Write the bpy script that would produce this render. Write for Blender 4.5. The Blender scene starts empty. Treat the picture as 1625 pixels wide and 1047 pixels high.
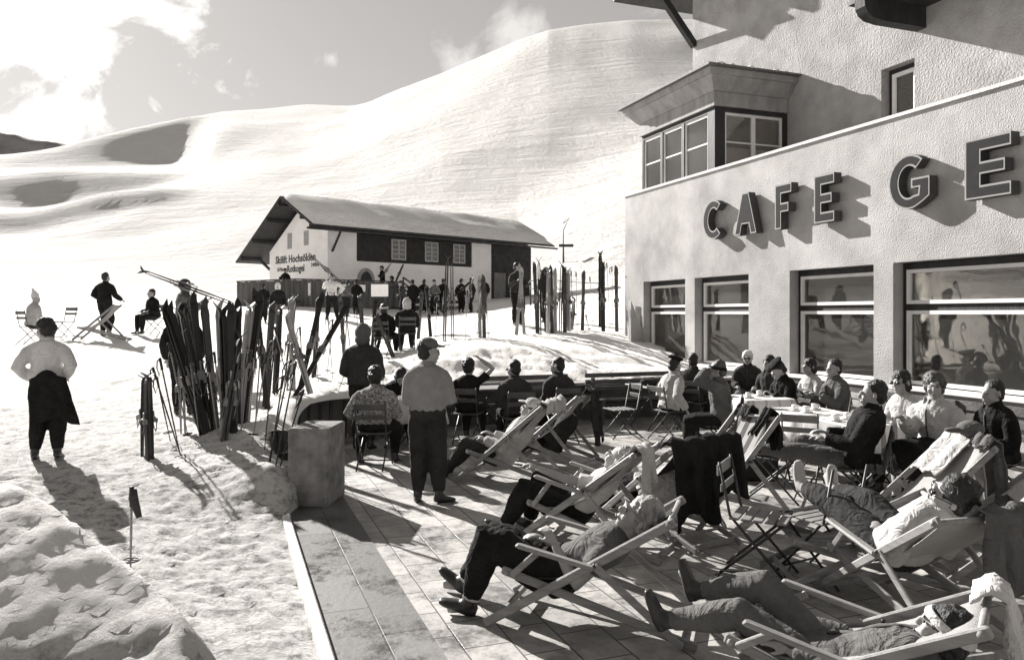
import bpy, bmesh, math, random
import numpy as np
from mathutils import Vector, Matrix
R = math.radians
scene = bpy.context.scene
C = scene.collection
rnd = random.Random(7)
# ------------------------------------------------------------------ camera, sky, sun, exposure
F_PX, CX, HY, H0 = 1230.0, 812.5, 498.0, 1.97
cam_d = bpy.data.cameras.new('camera'); cam = bpy.data.objects.new('camera', cam_d); C.objects.link(cam)
cam.location = (0, 0, H0); cam.rotation_euler = (R(90), 0, 0)
cam_d.sensor_width = 36.0; cam_d.lens = 36.0 * F_PX / 1625.0
cam_d.shift_y = -(523.5 - HY) / 1625.0
cam_d.clip_start = 0.05; cam_d.clip_end = 6000
scene.camera = cam
scene.view_settings.view_transform = 'Standard'
scene.view_settings.look = 'None'
scene.view_settings.gamma = 1.0
scene.view_settings.exposure = 1.36
SUN_DIR = Vector((-0.625, 0.78, 0.5)).normalized()          # towards the sun
SUN_EL = math.asin(SUN_DIR.z); SUN_AZ = math.atan2(SUN_DIR.x, SUN_DIR.y)
world = bpy.data.worlds.new('World'); scene.world = world; world.use_nodes = True
wn, wl = world.node_tree.nodes, world.node_tree.links
wn.clear()
wout = wn.new('ShaderNodeOutputWorld'); wbg = wn.new('ShaderNodeBackground')
sky = wn.new('ShaderNodeTexSky'); sky.sky_type = 'NISHITA'; sky.sun_disc = False
sky.sun_elevation = SUN_EL; sky.sun_rotation = SUN_AZ; sky.altitude = 2000; sky.dust_density = 1.6
bw = wn.new('ShaderNodeRGBToBW'); wl.new(sky.outputs[0], bw.inputs[0])
tcw = wn.new('ShaderNodeTexCoord')
def wmath(op, a, b=None, c=None, clamp=False):
    n = wn.new('ShaderNodeMath'); n.operation = op; n.use_clamp = clamp
    for i, v in enumerate((a, b, c)):
        if v is None: continue
        if isinstance(v, (int, float)): n.inputs[i].default_value = v
        else: wl.new(v, n.inputs[i])
    return n.outputs[0]
def dirv(px, py): return Vector(((px - CX) / F_PX, 1, (HY - py) / F_PX)).normalized()
noi = wn.new('ShaderNodeTexNoise'); noi.inputs['Scale'].default_value = 7.5; noi.inputs['Detail'].default_value = 9
noi.inputs['Roughness'].default_value = 0.6; noi.inputs['Distortion'].default_value = 0.5
wl.new(tcw.outputs['Generated'], noi.inputs['Vector'])
cloud = None
for (px, py, r, k) in ((30, 60, .15, 1.5), (70, 200, .11, 1.2), (-200, -60, .30, 1.6), (718, 96, .042, .35), (822, 60, .045, .42), (525, 92, .022, .5), (1500, -200, .3, .5)):
    dn = wn.new('ShaderNodeVectorMath'); dn.operation = 'DISTANCE'
    wl.new(tcw.outputs['Generated'], dn.inputs[0]); dn.inputs[1].default_value = dirv(px, py)
    m = wmath('MULTIPLY_ADD', dn.outputs['Value'], -1.0 / r, 1.0)              # 1 in the middle, 0 at r
    m = wmath('ADD', m, wmath('MULTIPLY_ADD', noi.outputs[0], 5.0, -2.75))
    m = wmath('MULTIPLY', wmath('MULTIPLY', m, 1.3, clamp=True), k)
    m = wmath('MULTIPLY', m, wmath('SMOOTH_MIN', wmath('MULTIPLY_ADD', dn.outputs['Value'], -1.2 / r, 2.0, clamp=True), 1.0, .2))
    cloud = m if cloud is None else wmath('MAXIMUM', cloud, m)
val = wmath('ADD', wmath('POWER', wmath('MULTIPLY', bw.outputs[0], 0.0115), .5), wmath('MULTIPLY', cloud, 0.36))
tint = wn.new('ShaderNodeCombineXYZ')
for i, k in enumerate((1.0, .965, .935)): wl.new(wmath('MULTIPLY', val, k), tint.inputs[i])
wl.new(tint.outputs[0], wbg.inputs['Color']); wbg.inputs['Strength'].default_value = 1.0
wl.new(wbg.outputs[0], wout.inputs[0])
sun_d = bpy.data.lights.new('sun', 'SUN'); sun = bpy.data.objects.new('sun', sun_d); C.objects.link(sun)
sun_d.energy = 5.0; sun_d.angle = R(0.55); sun_d.color = (1.0, .97, .935)
sun.rotation_euler = SUN_DIR.to_track_quat('Z', 'Y').to_euler()
sun.location = SUN_DIR * 60

# ------------------------------------------------------------------ helpers
def V(*a): return Vector(a)
def ray(px, py, Y): return V((px - CX) / F_PX * Y, Y, H0 + (HY - py) / F_PX * Y)
def G(px, py, z=0.0):
    Y = (H0 - z) * F_PX / (py - HY); return V((px - CX) / F_PX * Y, Y, z)
TINT = (1.012, .99, .975)
MATS = {}
def mat(name, g, rough=.8, var=.18, vscale=6.0, bump=.0, bscale=60.0, spec=.3, metal=0.0, stretch=None, col2=None, detail=6.0):
    if name in MATS: return MATS[name]
    m = bpy.data.materials.new(name); m.use_nodes = True; MATS[name] = m
    n, l = m.node_tree.nodes, m.node_tree.links
    b = n['Principled BSDF']; b.inputs['Roughness'].default_value = rough
    b.inputs['Specular IOR Level'].default_value = spec; b.inputs['Metallic'].default_value = metal
    tc = n.new('ShaderNodeTexCoord'); mp = n.new('ShaderNodeMapping')
    l.new(tc.outputs['Object'], mp.inputs[0])
    if stretch: mp.inputs['Scale'].default_value = stretch
    no = n.new('ShaderNodeTexNoise'); no.inputs['Scale'].default_value = vscale; no.inputs['Detail'].default_value = detail
    no.inputs['Roughness'].default_value = .65
    l.new(mp.outputs[0], no.inputs['Vector'])
    rp = n.new('ShaderNodeValToRGB'); l.new(no.outputs[0], rp.inputs[0])
    lo = g * (1 - var) if col2 is None else col2; hi = g * (1 + var) if col2 is None else g
    rp.color_ramp.elements[0].position = .32; rp.color_ramp.elements[1].position = .68
    rp.color_ramp.elements[0].color = tuple(min(1, lo * t) for t in TINT) + (1,)
    rp.color_ramp.elements[1].color = tuple(min(1, hi * t) for t in TINT) + (1,)
    l.new(rp.outputs[0], b.inputs['Base Color'])
    if bump:
        n2 = n.new('ShaderNodeTexNoise'); n2.inputs['Scale'].default_value = bscale; n2.inputs['Detail'].default_value = 5
        l.new(mp.outputs[0], n2.inputs['Vector'])
        bp = n.new('ShaderNodeBump'); bp.inputs['Strength'].default_value = min(1, bump); bp.inputs['Distance'].default_value = .02 * max(1, bump)
        l.new(n2.outputs[0], bp.inputs['Height']); l.new(bp.outputs[0], b.inputs['Normal'])
    return m
class MB:
    """collects closed shapes for ONE mesh"""
    def __init__(s): s.v = []; s.f = []; s.sm = []
    def add(s, vs, fs, smooth=False):
        o = len(s.v); s.v += [tuple(v) for v in vs]; s.f += [tuple(i + o for i in f) for f in fs]; s.sm += [smooth] * len(fs)
    def box(s, c, d, ax=None, bev=0):
        """c centre, d full sizes, ax three axes"""
        c = Vector(c); ax = ax or (V(1, 0, 0), V(0, 1, 0), V(0, 0, 1))
        h = [x / 2 for x in d]
        if bev:
            vs = []; fs = []
            b = min(bev, min(h) * .9)
            prof = [(-h[0] + b, -h[1]), (h[0] - b, -h[1]), (h[0], -h[1] + b), (h[0], h[1] - b), (h[0] - b, h[1]), (-h[0] + b, h[1]), (-h[0], h[1] - b), (-h[0], -h[1] + b)]
            for z, k in ((-h[2], b), (-h[2] + b, 0), (h[2] - b, 0), (h[2], b)):
                for (x, y) in prof:
                    x2 = math.copysign(max(0, abs(x) - k), x); y2 = math.copysign(max(0, abs(y) - k), y)
                    vs.append(c + ax[0] * x2 + ax[1] * y2 + ax[2] * z)
            for r in range(3):
                for i in range(8):
                    j = (i + 1) % 8; fs.append((r * 8 + i, r * 8 + j, r * 8 + 8 + j, r * 8 + 8 + i))
            fs.append(tuple(range(7, -1, -1))); fs.append(tuple(range(24, 32)))
            s.add(vs, fs); return s
        vs = [c + ax[0] * (sx * h[0]) + ax[1] * (sy * h[1]) + ax[2] * (sz * h[2]) for sz in (-1, 1) for sy in (-1, 1) for sx in (-1, 1)]
        s.add(vs, [(0, 2, 3, 1), (4, 5, 7, 6), (0, 1, 5, 4), (2, 6, 7, 3), (0, 4, 6, 2), (1, 3, 7, 5)]); return s
    def bar(s, a, b, w, t, up=V(0, 0, 1), bev=0):
        """plank from a to b: width w across 'up', thickness t along up"""
        a = Vector(a); b = Vector(b); d = b - a; L = d.length
        if L < 1e-6: return s
        d.normalize(); u = (up - d * up.dot(d))
        if u.length < 1e-4: u = V(1, 0, 0) - d * d.x
        u.normalize(); x = d.cross(u)
        s.box((a + b) / 2, (w, L, t), (x, d, u), bev); return s
    def tube(s, pts, rad, n=10, lat=None, caps=True, closed=False):
        """pts, radius per point (r or (r_lateral, r_other)); lat = lateral direction"""
        P = [Vector(p) for p in pts]; N = len(P); vs = []; fs = []
        if not isinstance(rad, (list, tuple)): rad = [rad] * N
        elif N == 2 and len(rad) == 2 and not isinstance(rad[0], (list, tuple)) and False: pass
        prev = None
        for i, p in enumerate(P):
            if closed: d = (P[(i + 1) % N] - P[i - 1])
            else: d = (P[min(i + 1, N - 1)] - P[max(i - 1, 0)])
            if d.length < 1e-9: d = V(0, 0, 1)
            d.normalize()
            if lat is not None: x = Vector(lat[i] if isinstance(lat, list) else lat)
            else: x = prev if prev is not None else (V(0, 0, 1) if abs(d.z) < .9 else V(1, 0, 0))
            x = x - d * x.dot(d)
            if x.length < 1e-5: x = d.orthogonal()
            x.normalize(); prev = x; y = d.cross(x)
            r = rad[i]; ra, rb = r if isinstance(r, (list, tuple)) else (r, r)
            for k in range(n):
                a = 2 * math.pi * k / n; vs.append(p + x * (ra * math.cos(a)) + y * (rb * math.sin(a)))
        M = N if closed else N - 1
        for i in range(M):
            for k in range(n):
                a = i * n + k; b = i * n + (k + 1) % n; c = ((i + 1) % N) * n
                fs.append((a, b, c + (k + 1) % n, c + k))
        if caps and not closed:
            fs.append(tuple(range(n - 1, -1, -1))); fs.append(tuple((N - 1) * n + k for k in range(n)))
        s.add(vs, fs, True); return s
    def ell(s, c, r, ax=None, nu=12, nv=8):
        c = Vector(c); ax = ax or (V(1, 0, 0), V(0, 1, 0), V(0, 0, 1)); vs = []; fs = []
        if not isinstance(r, (list, tuple)): r = (r, r, r)
        for j in range(1, nv):
            ph = math.pi * j / nv
            for i in range(nu):
                th = 2 * math.pi * i / nu
                vs.append(c + ax[0] * (r[0] * math.sin(ph) * math.cos(th)) + ax[1] * (r[1] * math.sin(ph) * math.sin(th)) + ax[2] * (r[2] * math.cos(ph)))
        T = len(vs); vs.append(c + ax[2] * r[2]); B = T + 1; vs.append(c - ax[2] * r[2])
        for i in range(nu):
            j = (i + 1) % nu
            fs.append((T, i, j)); fs.append((B, (nv - 2) * nu + j, (nv - 2) * nu + i))
            for k in range(nv - 2): fs.append((k * nu + i, (k + 1) * nu + i, (k + 1) * nu + j, k * nu + j))
        s.add(vs, fs, True); return s
    def prism(s, poly, o, ux, uy, n, d):
        """2D polygon (ccw) in plane o+ux*x+uy*y extruded by d along n"""
        N = len(poly); vs = [o + ux * x + uy * y for x, y in poly] + [o + ux * x + uy * y + n * d for x, y in poly]
        fs = [tuple(range(N - 1, -1, -1)), tuple(range(N, 2 * N))] + [(i, (i + 1) % N, N + (i + 1) % N, N + i) for i in range(N)]
        s.add(vs, fs); return s
    def sheet(s, grid, smooth=True):
        nr, nc = len(grid), len(grid[0]); vs = [p for r in grid for p in r]
        s.add(vs, [(i * nc + j, i * nc + j + 1, (i + 1) * nc + j + 1, (i + 1) * nc + j) for i in range(nr - 1) for j in range(nc - 1)], smooth); return s
    def build(s, name, m, parent=None, loc=None):
        me = bpy.data.meshes.new(name); me.from_pydata(s.v, [], s.f); me.materials.append(m)
        me.polygons.foreach_set('use_smooth', s.sm); me.update()
        o = bpy.data.objects.new(name, me); C.objects.link(o)
        if parent: o.parent = parent
        if loc is not None: o.location = loc
        return o
def cloth(o, t=.006, noise=0.0, nsize=.15, sub=0):
    if sub:
        m = o.modifiers.new('sub', 'SUBSURF'); m.levels = sub; m.render_levels = sub
    if noise: disp(o, noise, nsize)
    m = o.modifiers.new('solid', 'SOLIDIFY'); m.thickness = t; m.offset = 0
    return o
TEX = {}
def disp(o, strength, size, mid=.5):
    k = round(size, 3)
    if k not in TEX:
        t = bpy.data.textures.new('folds', 'CLOUDS'); t.noise_scale = size; t.noise_depth = 2; TEX[k] = t
    m = o.modifiers.new('disp', 'DISPLACE'); m.texture = TEX[k]; m.strength = strength; m.mid_level = mid
def tag(o, label=None, cat=None, group=None, kind=None):
    if label: o['label'] = label
    if cat: o['category'] = cat
    if group: o['group'] = group
    if kind: o['kind'] = kind
    return o
def empty(name, loc, rz=0.0):
    o = bpy.data.objects.new(name, None); C.objects.link(o); o.location = loc; o.rotation_euler = (0, 0, rz); o.empty_display_size = .2
    return o
def copy_tree(o, parent=None):
    c = o.copy(); C.objects.link(c); c.parent = parent
    for ch in list(o.children): copy_tree(ch, c)
    return c

# ------------------------------------------------------------------ materials of the setting
def snow_mat():
    m = bpy.data.materials.new('snow'); m.use_nodes = True; n, l = m.node_tree.nodes, m.node_tree.links
    b = n['Principled BSDF']; b.inputs['Roughness'].default_value = .9; b.inputs['Specular IOR Level'].default_value = .03
    geo = n.new('ShaderNodeNewGeometry'); sep = n.new('ShaderNodeSeparateXYZ'); l.new(geo.outputs['Position'], sep.inputs[0])
    def ma(op, a, b_=None, clamp=False):
        q = n.new('ShaderNodeMath'); q.operation = op; q.use_clamp = clamp
        for i, v in enumerate((a, b_)):
            if v is None: continue
            if isinstance(v, (int, float)): q.inputs[i].default_value = v
            else: l.new(v, q.inputs[i])
        return q.outputs[0]
    def noise(sc, det=6, vec=None, rough=.6):
        q = n.new('ShaderNodeTexNoise'); q.inputs['Scale'].default_value = sc; q.inputs['Detail'].default_value = det; q.inputs['Roughness'].default_value = rough
        l.new(vec or geo.outputs['Position'], q.inputs['Vector']); return q.outputs[0]
    near = ma('MULTIPLY_ADD', sep.outputs[1], -1 / 9.0, clamp=True); n_ = near.node; n_.inputs[2].default_value = 1.9     # trodden, dirty snow near the terrace, low-sun footprint shade painted into its specks
    rp = n.new('ShaderNodeValToRGB'); l.new(noise(7.0, 8, rough=.78), rp.inputs[0])
    rp.color_ramp.elements[0].position = .36; rp.color_ramp.elements[1].position = .53
    rp.color_ramp.elements[0].color = (.18, .175, .168, 1); rp.color_ramp.elements[1].color = (.56, .55, .535, 1)
    mix = n.new('ShaderNodeMix'); mix.data_type = 'RGBA'; cl = ma('MULTIPLY_ADD', sep.outputs[2], -4.0, clamp=True); cl.node.inputs[2].default_value = 2.5; l.new(ma('MULTIPLY', near, ma('MAXIMUM', cl, .12)), mix.inputs[0]); mix.inputs[6].default_value = (.89, .87, .84, 1); l.new(rp.outputs[0], mix.inputs[7])
    l.new(mix.outputs[2], b.inputs['Base Color'])
    # wind lines and ski tracks on the far slopes
    mp = n.new('ShaderNodeMapping'); l.new(geo.outputs['Position'], mp.inputs[0]); mp.inputs['Rotation'].default_value = (0, 0, R(-28)); mp.inputs['Scale'].default_value = (.03, .16, .3)
    w = noise(1.0, 9, mp.outputs[0], .7)
    mp2 = n.new('ShaderNodeMapping'); l.new(geo.outputs['Position'], mp2.inputs[0]); mp2.inputs['Rotation'].default_value = (0, 0, R(20)); mp2.inputs['Scale'].default_value = (.6, .12, .3)
    w2 = noise(.6, 8, mp2.outputs[0], .75)
    farm = ma('SUBTRACT', 1.0, ma('MULTIPLY_ADD', sep.outputs[1], -1 / 40.0, clamp=True)); farm.node.inputs[0].default_value = 1
    q = farm.node.inputs[1].links[0].from_node; q.inputs[2].default_value = 2.0
    b1 = n.new('ShaderNodeBump'); b1.inputs['Strength'].default_value = .9; b1.inputs['Distance'].default_value = 5.5
    l.new(ma('MULTIPLY', ma('ADD', ma('MULTIPLY', w, 1.0), ma('MULTIPLY', w2, .35)), farm), b1.inputs['Height'])
    b2 = n.new('ShaderNodeBump'); b2.inputs['Strength'].default_value = .8; b2.inputs['Distance'].default_value = .06
    l.new(noise(19.0, 7, rough=.75), b2.inputs['Height']); l.new(b1.outputs[0], b2.inputs['Normal'])
    l.new(b2.outputs[0], b.inputs['Normal'])
    return m
SNOW = snow_mat()
def tile_mat(name='terrace tiles', c1=(.31, .30, .285), c2=(.43, .415, .395), bw_=.40, bh_=.30, mort=(.10, .097, .09)):
    m = bpy.data.materials.new(name); m.use_nodes = True; n, l = m.node_tree.nodes, m.node_tree.links
    b = n['Principled BSDF']; b.inputs['Specular IOR Level'].default_value = .45
    tc = n.new('ShaderNodeTexCoord'); br = n.new('ShaderNodeTexBrick'); l.new(tc.outputs['Object'], br.inputs['Vector'])
    br.inputs['Scale'].default_value = 1.0; br.inputs['Brick Width'].default_value = bw_; br.inputs['Row Height'].default_value = bh_
    br.inputs['Mortar Size'].default_value = .007; br.inputs['Mortar Smooth'].default_value = .3
    br.inputs['Color1'].default_value = c1 + (1,); br.inputs['Color2'].default_value = c2 + (1,); br.inputs['Mortar'].default_value = mort + (1,)
    no = n.new('ShaderNodeTexNoise'); no.inputs['Scale'].default_value = 2.0; no.inputs['Detail'].default_value = 10; no.inputs['Roughness'].default_value = .78; l.new(tc.outputs['Object'], no.inputs['Vector'])
    rp = n.new('ShaderNodeValToRGB'); l.new(no.outputs[0], rp.inputs[0]); rp.color_ramp.elements[0].position = .38; rp.color_ramp.elements[1].position = .56
    rp.color_ramp.elements[0].color = (.36, .36, .36, 1); rp.color_ramp.elements[1].color = (1, 1, 1, 1)
    mx = n.new('ShaderNodeMix'); mx.data_type = 'RGBA'; mx.blend_type = 'MULTIPLY'; mx.inputs[0].default_value = 1
    l.new(br.outputs[0], mx.inputs[6]); l.new(rp.outputs[0], mx.inputs[7]); l.new(mx.outputs[2], b.inputs['Base Color'])
    r2 = n.new('ShaderNodeMapRange'); l.new(no.outputs[0], r2.inputs[0]); r2.inputs[1].default_value = .38; r2.inputs[2].default_value = .56; r2.inputs[3].default_value = .3; r2.inputs[4].default_value = .8
    l.new(r2.outputs[0], b.inputs['Roughness'])
    bp = n.new('ShaderNodeBump'); bp.inputs['Strength'].default_value = .5; bp.inputs['Distance'].default_value = .01; bp.invert = True
    l.new(br.outputs['Fac'], bp.inputs['Height'])
    n2 = n.new('ShaderNodeTexNoise'); n2.inputs['Scale'].default_value = 22; n2.inputs['Detail'].default_value = 6; l.new(tc.outputs['Object'], n2.inputs['Vector'])
    b3 = n.new('ShaderNodeBump'); b3.inputs['Strength'].default_value = .35; b3.inputs['Distance'].default_value = .01; l.new(n2.outputs[0], b3.inputs['Height']); l.new(bp.outputs[0], b3.inputs['Normal'])
    l.new(b3.outputs[0], b.inputs['Normal'])
    return m
def glass_mat(name='window glass', see=.45):
    m = bpy.data.materials.new(name); m.use_nodes = True; n, l = m.node_tree.nodes, m.node_tree.links
    n.remove(n['Principled BSDF'])
    t = n.new('ShaderNodeBsdfTransparent'); g = n.new('ShaderNodeBsdfGlossy'); g.inputs['Roughness'].default_value = .02; tg = n.new('ShaderNodeNewGeometry'); ng = n.new('ShaderNodeTexNoise'); ng.inputs['Scale'].default_value = 1.7; l.new(tg.outputs['Position'], ng.inputs['Vector']); bg = n.new('ShaderNodeBump'); bg.inputs['Strength'].default_value = .15; bg.inputs['Distance'].default_value = .02; l.new(ng.outputs[0], bg.inputs['Height']); l.new(bg.outputs[0], g.inputs['Normal'])
    t.inputs['Color'].default_value = (.86, .85, .82, 1); g.inputs['Color'].default_value = (.95, .94, .92, 1)
    fr = n.new('ShaderNodeFresnel'); fr.inputs[0].default_value = 1.5
    ma = n.new('ShaderNodeMath'); ma.operation = 'MULTIPLY_ADD'; l.new(fr.outputs[0], ma.inputs[0]); ma.inputs[1].default_value = 1.05; ma.inputs[2].default_value = .01; ma.use_clamp = True
    mx = n.new('ShaderNodeMixShader'); l.new(ma.outputs[0], mx.inputs[0]); l.new(t.outputs[0], mx.inputs[1]); l.new(g.outputs[0], mx.inputs[2])
    df = n.new('ShaderNodeBsdfDiffuse'); df.inputs[0].default_value = (.6, .59, .57, 1); m2 = n.new('ShaderNodeMixShader'); m2.inputs[0].default_value = .045; l.new(mx.outputs[0], m2.inputs[1]); l.new(df.outputs[0], m2.inputs[2])
    l.new(m2.outputs[0], n['Material Output'].inputs[0]); return m
PLASTER = mat('rough plaster', .41, .92, .26, .8, .8, 52.0, .1)
PLAST2 = mat('rough plaster upper', .36, .92, .22, 1.4, 1.3, 27.0, .1)
DWOOD = mat('dark stained wood', .030, .6, .4, 5, .3, 30, .3, stretch=(1, 1, .2))
WWOOD = mat('white painted wood', .72, .5, .06, 6, .1, 40, .4)
GLASS = glass_mat()
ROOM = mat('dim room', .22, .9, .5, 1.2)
CONC = mat('weathered concrete', .20, .9, .45, 5, .6, 60, .2)
CURT = mat('curtain', .75, .9, .10, 9, .2, 20, .1, stretch=(1, 1, .1))
GREYB = mat('grey boards', .28, .75, .25, 4, .3, 30, .25, stretch=(1, 1, .3))

# ------------------------------------------------------------------ ground
e_ = V(.938, .346, 0).normalized(); d_ = V(.346, -.938, 0).normalized()     # out of the cafe wall into it ; along it to the camera
CO = V(2.889, 19.8, 0)
def L(s, t, z=0.0): return CO + d_ * s + e_ * t + V(0, 0, z)
def toST(X, Y):
    dx, dy = X - CO.x, Y - CO.y
    return dx * d_.x + dy * d_.y, dx * e_.x + dy * e_.y
CURVE = [(-1.62, 12.98), (-2.1, 12.75), (-2.7, 12.45), (-3.05, 12.15), (-3.25, 11.65), (-3.32, 11.0), (-3.2, 10.3), (-2.95, 9.5), (-2.6, 8.75)]
def pYz(px, Y, z): return ((px - CX) / F_PX * Y, Y, z)
def pYy(px, Y, py): return pYz(px, Y, H0 + (HY - py) / F_PX * Y)
near_pts = [pYz(-800, 3, .30), pYz(-100, 3, .15), pYz(400, 3, .02), pYz(45, 6, .12), pYz(250, 6, .06), pYz(420, 6, 0), pYz(75, 9.2, .25), pYz(300, 8, .12), pYz(400, 7.5, .06), pYz(430, 8.2, .12),
    (-9, 1, .3), (-12, 6, .4), (-14, 14, .8), (-4, -4, .2), (-12, -4, .4), (10, -4, 0), (4, -4, 0), (0, 4, 0), (-1.2, 3, 0),
    pYz(45, 14, .66), pYz(200, 14, .58), pYz(340, 10.5, .32), pYz(330, 13, .42), pYz(470, 13.5, .62), pYz(420, 10.3, .34), pYz(45, 22, 1.36), pYz(165, 22, 1.38), pYz(242, 22.5, 1.42), pYz(-200, 22, 1.5), pYz(440, 22, 1.0), pYz(520, 22, 1.05),
    pYz(440, 30, 1.45), pYz(525, 28.5, 1.75), pYz(290, 16, .92), pYz(620, 14.2, .66), pYz(620, 17, .78), pYz(600, 21, 1.0), pYz(640, 24, 1.25),
    (L(4.1, -6).x, L(4.1, -6).y, .70), (L(4.1, -3).x, L(4.1, -3).y, .72), (L(4.1, -.5).x, L(4.1, -.5).y, .75), (L(2.4, -3).x, L(2.4, -3).y, 1.15), (L(2.4, -.5).x, L(2.4, -.5).y, 1.0), (L(2.2, -6).x, L(2.2, -6).y, 1.1),
    pYz(700, 17.5, 1.22), pYz(800, 18, 1.35), pYz(720, 21, 1.5), pYz(865, 20, 1.46), pYz(960, 20, 1.48), pYz(820, 21.6, 1.66), pYz(960, 24, 1.7), pYz(1000, 22, 1.55), pYz(1300, 24, 1.6), pYz(1600, 24, 1.6),
    pYz(100, 31, 1.98), pYz(-300, 31, 2.3), pYz(440, 36, 1.85), pYz(600, 30, 1.65), pYz(800, 30, 1.85), pYz(960, 30, 2.1), pYz(1300, 30, 2.4), pYz(1900, 30, 2.6),
    pYz(45, 44, 2.85), pYz(-300, 44, 3.3), pYz(380, 42, 2.38), pYz(520, 42, 2.42), pYz(720, 40, 2.08), pYz(840, 46, 2.75), pYz(1000, 46, 3.4), pYz(1500, 46, 4.2),
    pYz(45, 62, 4.0), pYz(300, 62, 3.4), pYz(520, 50, 2.7), pYz(560, 62, 3.2), pYz(700, 58, 3.0), pYz(840, 60, 3.1), pYz(1000, 62, 5.0), pYz(1500, 62, 7.5), pYz(-400, 62, 4.6)]
NP = np.array(near_pts)
def tps_fit(P, lam=1e-3):
    n = len(P); d = np.hypot(P[:, None, 0] - P[None, :, 0], P[:, None, 1] - P[None, :, 1])
    K = np.where(d > 0, d * d * np.log(d + 1e-12), 0) + lam * np.eye(n)
    Q = np.hstack([np.ones((n, 1)), P[:, :2]]); A = np.zeros((n + 3, n + 3)); A[:n, :n] = K; A[:n, n:] = Q; A[n:, :n] = Q.T
    return np.linalg.solve(A, np.concatenate([P[:, 2], np.zeros(3)]))
TW = tps_fit(NP)
def tps(X, Y):
    z = TW[-3] + TW[-2] * X + TW[-1] * Y
    for w, (px, py, _) in zip(TW, NP):
        d2 = (X - px) ** 2 + (Y - py) ** 2; z = z + w * .5 * d2 * np.log(d2 + 1e-12)
    return z
FAR = {  # column px : knots (distance, picture row)
 -700: ((60, 462), (100, 425), (140, 390), (170, 375), (185, 350), (240, 335), (260, 300), (340, 290), (480, 268), (760, 420)),
 45: ((60, 466), (100, 432), (140, 395), (165, 370), (171, 337), (223, 330), (243, 274), (395, 266), (430, 240), (760, 330)),
 100: ((60, 466), (100, 432), (140, 393), (165, 362), (172, 325), (223, 322), (243, 265), (390, 268), (430, 231), (760, 330)),
 150: ((60, 466), (100, 430), (140, 385), (165, 350), (172, 314), (223, 311), (240, 268), (390, 267), (430, 217), (760, 300)),
 240: ((60, 466), (100, 428), (140, 378), (166, 335), (172, 306), (228, 293), (236, 272), (392, 266), (440, 194), (760, 280)),
 300: ((60, 466), (100, 420), (140, 365), (170, 326), (180, 305), (235, 278), (250, 270), (396, 264), (450, 180), (760, 260)),
 335: ((60, 466), (100, 415), (140, 360), (175, 312), (190, 300), (240, 274), (290, 262), (330, 215), (500, 176), (760, 255)),
 420: ((60, 466), (100, 405), (140, 350), (180, 308), (200, 290), (250, 262), (285, 243), (370, 210), (520, 172), (760, 250)),
 480: ((60, 466), (100, 402), (140, 350), (180, 305), (200, 290), (255, 255), (290, 240), (400, 203), (520, 165), (760, 250)),
 560: ((60, 466), (100, 400), (140, 350), (180, 300), (215, 270), (260, 240), (300, 218), (400, 190), (500, 168), (760, 230)),
 600: ((60, 465), (100, 398), (140, 345), (180, 290), (220, 255), (260, 225), (300, 205), (350, 180), (440, 154), (700, 200)),
 700: ((60, 464), (100, 395), (140, 335), (180, 275), (220, 230), (260, 195), (300, 165), (350, 138), (400, 117), (660, 160)),
 820: ((60, 462), (105, 378), (140, 330), (180, 268), (220, 214), (260, 165), (300, 128), (340, 92), (390, 65), (640, 90)),
 870: ((60, 458), (110, 352), (140, 322), (180, 262), (220, 203), (260, 155), (300, 112), (340, 76), (380, 46), (640, 70)),
 920: ((60, 448), (110, 326), (140, 310), (180, 256), (220, 197), (260, 147), (300, 103), (340, 66), (385, 37), (640, 60)),
 1000: ((60, 425), (110, 290), (140, 284), (180, 242), (220, 188), (260, 138), (300, 94), (340, 55), (390, 28), (640, 50)),
 1200: ((60, 380), (110, 215), (140, 208), (180, 190), (220, 160), (260, 120), (300, 84), (340, 50), (400, 26), (640, 50)),
 1700: ((60, 330), (110, 160), (140, 150), (180, 130), (220, 110), (260, 92), (300, 76), (340, 60), (400, 50), (640, 80)),
 3000: ((60, 330), (110, 200), (140, 190), (180, 170), (220, 150), (260, 140), (300, 130), (340, 120), (400, 110), (640, 160))}
FC = np.array(sorted(FAR)); FK = np.array([FAR[c] for c in FC], float)
def farz(X, Y):
    Ys = np.maximum(Y, 20.0); px = np.clip(X / Ys * F_PX + CX, FC[0], FC[-1])
    K = FK.shape[1]; ky = [np.interp(px, FC, FK[:, k, 0]) for k in range(K)]
    kz = [H0 + (HY - np.interp(px, FC, FK[:, k, 1])) / F_PX * ky[k] for k in range(K)]
    z = np.array(kz[0], copy=True)
    for k in range(K - 1):
        f = (Ys - ky[k]) / (ky[k + 1] - ky[k]); sel = f > 0
        f = np.clip(f, 0, 1)
        z = np.where(sel, kz[k] * (1 - f) + kz[k + 1] * f, z)
    return z
def smooth(a, b, x): t = np.clip((x - a) / (b - a), 0, 1); return t * t * (3 - 2 * t)
def vnoise(x, y, seed=0):
    xi = np.floor(x).astype(np.int64); yi = np.floor(y).astype(np.int64); fx = x - xi; fy = y - yi
    fx = fx * fx * (3 - 2 * fx); fy = fy * fy * (3 - 2 * fy)
    def h(a, b):
        q = (a * 374761393 + b * 668265263 + seed * 1274126177) & 0xffffffff
        q = ((q ^ (q >> 13)) * 1274126177) & 0xffffffff; return ((q ^ (q >> 16)) & 0xffff) / 65535.0
    return (h(xi, yi) * (1 - fx) + h(xi + 1, yi) * fx) * (1 - fy) + (h(xi, yi + 1) * (1 - fx) + h(xi + 1, yi + 1) * fx) * fy - .5
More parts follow.
